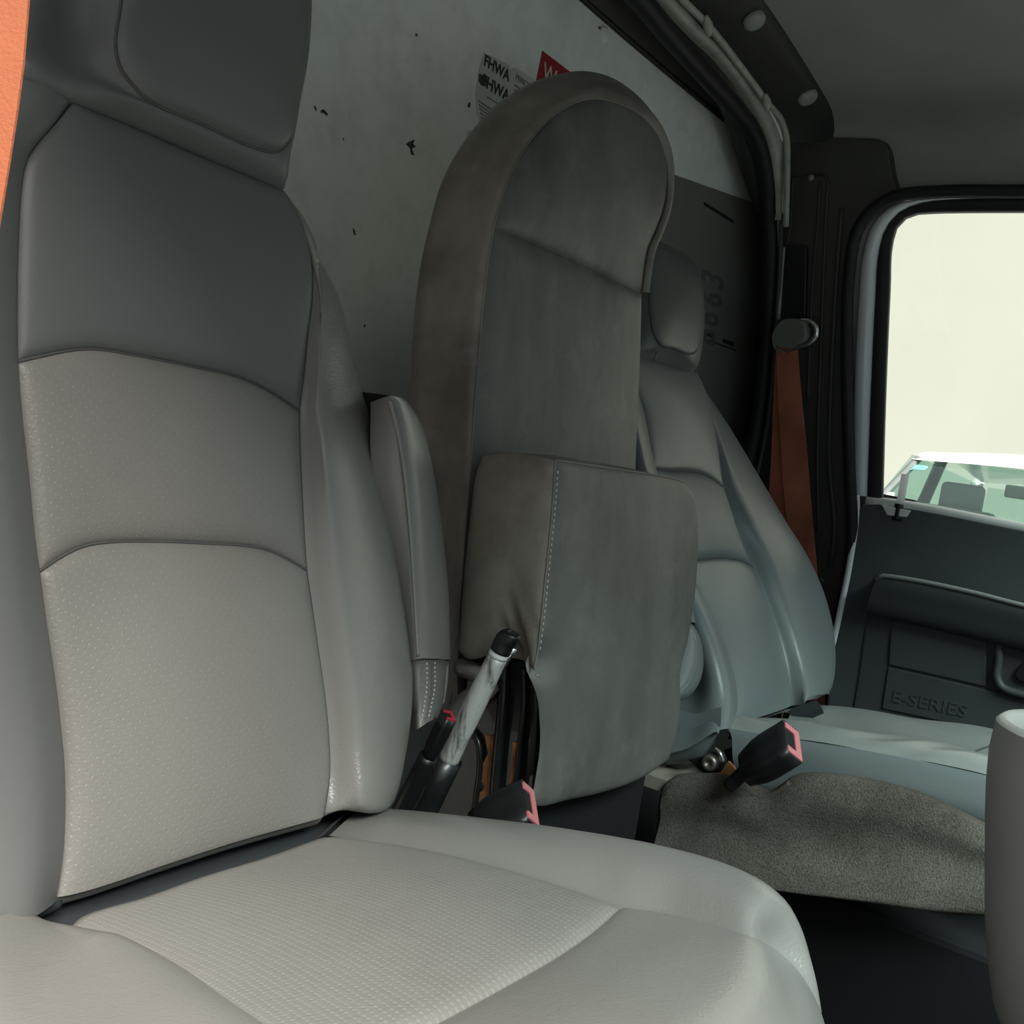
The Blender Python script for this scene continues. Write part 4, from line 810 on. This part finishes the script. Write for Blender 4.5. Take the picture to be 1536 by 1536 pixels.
sh = slab('shaded_notice', bh([(1000,258),(1150,311),(1132,760),(940,690)], .003), (0, .0012, 0), 'shade_sheet', None); tag(sh, 'notice with ghosted digits, sheet darkened for shade on the bulkhead end', 'notice')  # sheet enlarged and coloured dark to stand for shade on the bulkhead
slab('print_line', bh([(1055,302),(1100,330),(1101,336),(1056,308)], .0034), (0, .0004, 0), 'ink_black', sh)
slab('print_line', bh([(1054,496),(1070,502),(1068,507),(1053,501)], .0034), (0, .0004, 0), 'ink_black', sh)
slab('print_line', bh([(1085,508),(1102,514),(1100,520),(1084,513)], .0034), (0, .0004, 0), 'ink_black', sh)
slab('print_line', bh([(1050,505),(1105,525),(1105,527),(1050,507)], .0034), (0, .0004, 0), 'ink_black', sh)
for ch, c in (('3', (1083, 438)), ('6', (1080, 466)), ('6', (1075, 494)), ('B', (1070, 522))):
    a = on_bh(c, .0034); text('ghost_digit', ch, .072, 'ghost_ink', sh, a, ez, -ex * 2.6, .0002, .001)

# ================================================================== CAR OUTSIDE
car_ = thing('parked_car', 'white car with green tinted windscreen parked outside the window', 'car', (7.6, .8, -H))
CX = 6.6
wtl = onX([(1376,688)], CX)[0]; wtr = A([CX, wtl[1] - 1.32, wtl[2] + .02])
wbl = onX([(1312,765)], 5.9)[0]; wbl = A([5.9, wbl[1], -.22 - .0]); wbl[1] = wtl[1] + .16; wbr = A([5.9, wtr[1] - .16, -.22])
roofz = wtl[2] + .09
ym = (wtl[1] + wtr[1]) / 2
rl = [[(CX - .04, wtl[1] + .02, wtl[2] - .01), (CX - .02, ym, wtl[2] + .02), (CX - .04, wtr[1] - .02, wtl[2] - .01)], [(CX + .15, wtl[1] + .02, wtl[2] + .05), (CX + .15, ym, wtl[2] + .10), (CX + .15, wtr[1] - .02, wtl[2] + .05)], [(CX + .9, wtl[1] + .02, wtl[2] + .07), (CX + .9, ym, wtl[2] + .13), (CX + .9, wtr[1] - .02, wtl[2] + .07)], [(CX + 2.0, wtl[1], wtl[2] - .02), (CX + 2.0, ym, wtl[2] + .03), (CX + 2.0, wtr[1], wtl[2] - .02)]]
loft('car_roof', rl, 'car_white', car_, 14, 14)
slab('windscreen', [wtl, wtr, wbr, wbl], (.006, 0, .004), 'car_glass', car_)
for a, b_ in ((wtl, wbl), (wtr, wbr)): tube('front_pillar', [a + A([.02, 0, 0]), b_ + A([.02, 0, 0])], .024, 'car_grey', car_)
for y in (wtl[1] + .03, wtr[1] - .03):
    tube('centre_pillar', [(CX + .75, y, wtl[2] + .05), (CX + .68, y + (.12 if y > ym else -.12), -.22)], .04, 'car_dark', car_)
    tube('rear_pillar', [(CX + 2.0, y, wtl[2] - .02), (CX + 2.35, y + (.12 if y > ym else -.12), -.2)], .05, 'car_white', car_)
    s = 1 if y > ym else -1
    slab('side_glass', [(CX, y, wtl[2] + .02), (CX + 1.95, y, wtl[2] - .03), (CX + 2.3, y + s * .12, -.2), (5.95, y + s * .12, -.2)], (0, s * .005, 0), 'car_glass', car_)
slab('rear_glass', [(CX + 2.0, wtl[1] - .05, wtl[2] - .05), (CX + 2.0, wtr[1] + .05, wtl[2] - .05), (CX + 2.35, wtr[1] - .05, -.2), (CX + 2.35, wtl[1] + .05, -.2)], (.005, 0, 0), 'car_glass', car_)
hood = [[(4.75, wbl[1] - .05, -.62), (4.75, ym, -.56), (4.75, wbr[1] + .05, -.62)], [(5.3, wbl[1] + .03, -.36), (5.3, ym, -.28), (5.3, wbr[1] - .03, -.36)], [(5.92, wbl[1] + .02, -.25), (5.92, ym, -.19), (5.92, wbr[1] - .02, -.25)]]
loft('bonnet', hood, 'car_white', car_, 14, 14)
slab('car_body', [(4.72, wbr[1] - .02, -.62), (5.95, wbr[1] - .06, -.24), (9.0, wbr[1] - .06, -.22), (9.15, wbr[1] - .03, -.7), (9.1, wbr[1] - .03, -1.35), (4.8, wbr[1] - .03, -1.35)], (0, wbl[1] - wbr[1] + .1, 0), 'car_white', car_, bevel=.03, seg=2)
for x in (5.35, 8.2):
    for y in (wbl[1] - .05, wbr[1] + .02):
        rings('wheel', [[(x + r * math.cos(q), y + yy, -1.27 + r * math.sin(q)) for q in np.linspace(0, 6.283, 20, endpoint=False)] for r, yy in ((.2, .1), (.32, .1), (.33, .06), (.33, -.06), (.32, -.1), (.2, -.1))], 'tyre', car_, n=28, sub=1)
for y in (wtl[1] - .20, wtr[1] + .20):
    box('front_seat', (CX + .40, y, -.18), (.14, .46, .5), 'car_grey', car_, bevel=.05, seg=3); box('seat_headrest', (CX + .45, y, .13), (.10, .26, .20), 'car_grey', car_, bevel=.04, seg=3)
box('rear_bench', (CX + 1.7, ym, -.16), (.14, 1.2, .3), 'car_grey', car_, bevel=.05, seg=3)
box('dashboard', (CX - .35, ym, -.27), (.5, 1.4, .1), 'car_grey', car_, bevel=.03)
box('rear_view_mirror', (CX - .06, ym - .0, wtl[2] - .12), (.03, .26, .075), 'car_dark', car_, bevel=.012)
wt = lambda pts: A([hit(p, wtl, _n(np.cross(wtr - wtl, wbl - wtl)), 0) for p in pts]) + A([-.008, 0, -.004])
slab('windscreen_sticker', wt([(1367,704),(1373,696),(1391,698),(1393,700),(1388,704),(1366,703)]), (-.002, 0, 0), 'cyan_sticker', car_)
slab('windscreen_sticker', wt([(1328,741),(1335,737),(1343,738),(1342,744),(1351,748),(1345,752),(1326,750)]), (-.002, 0, 0), 'frost_sticker', car_)
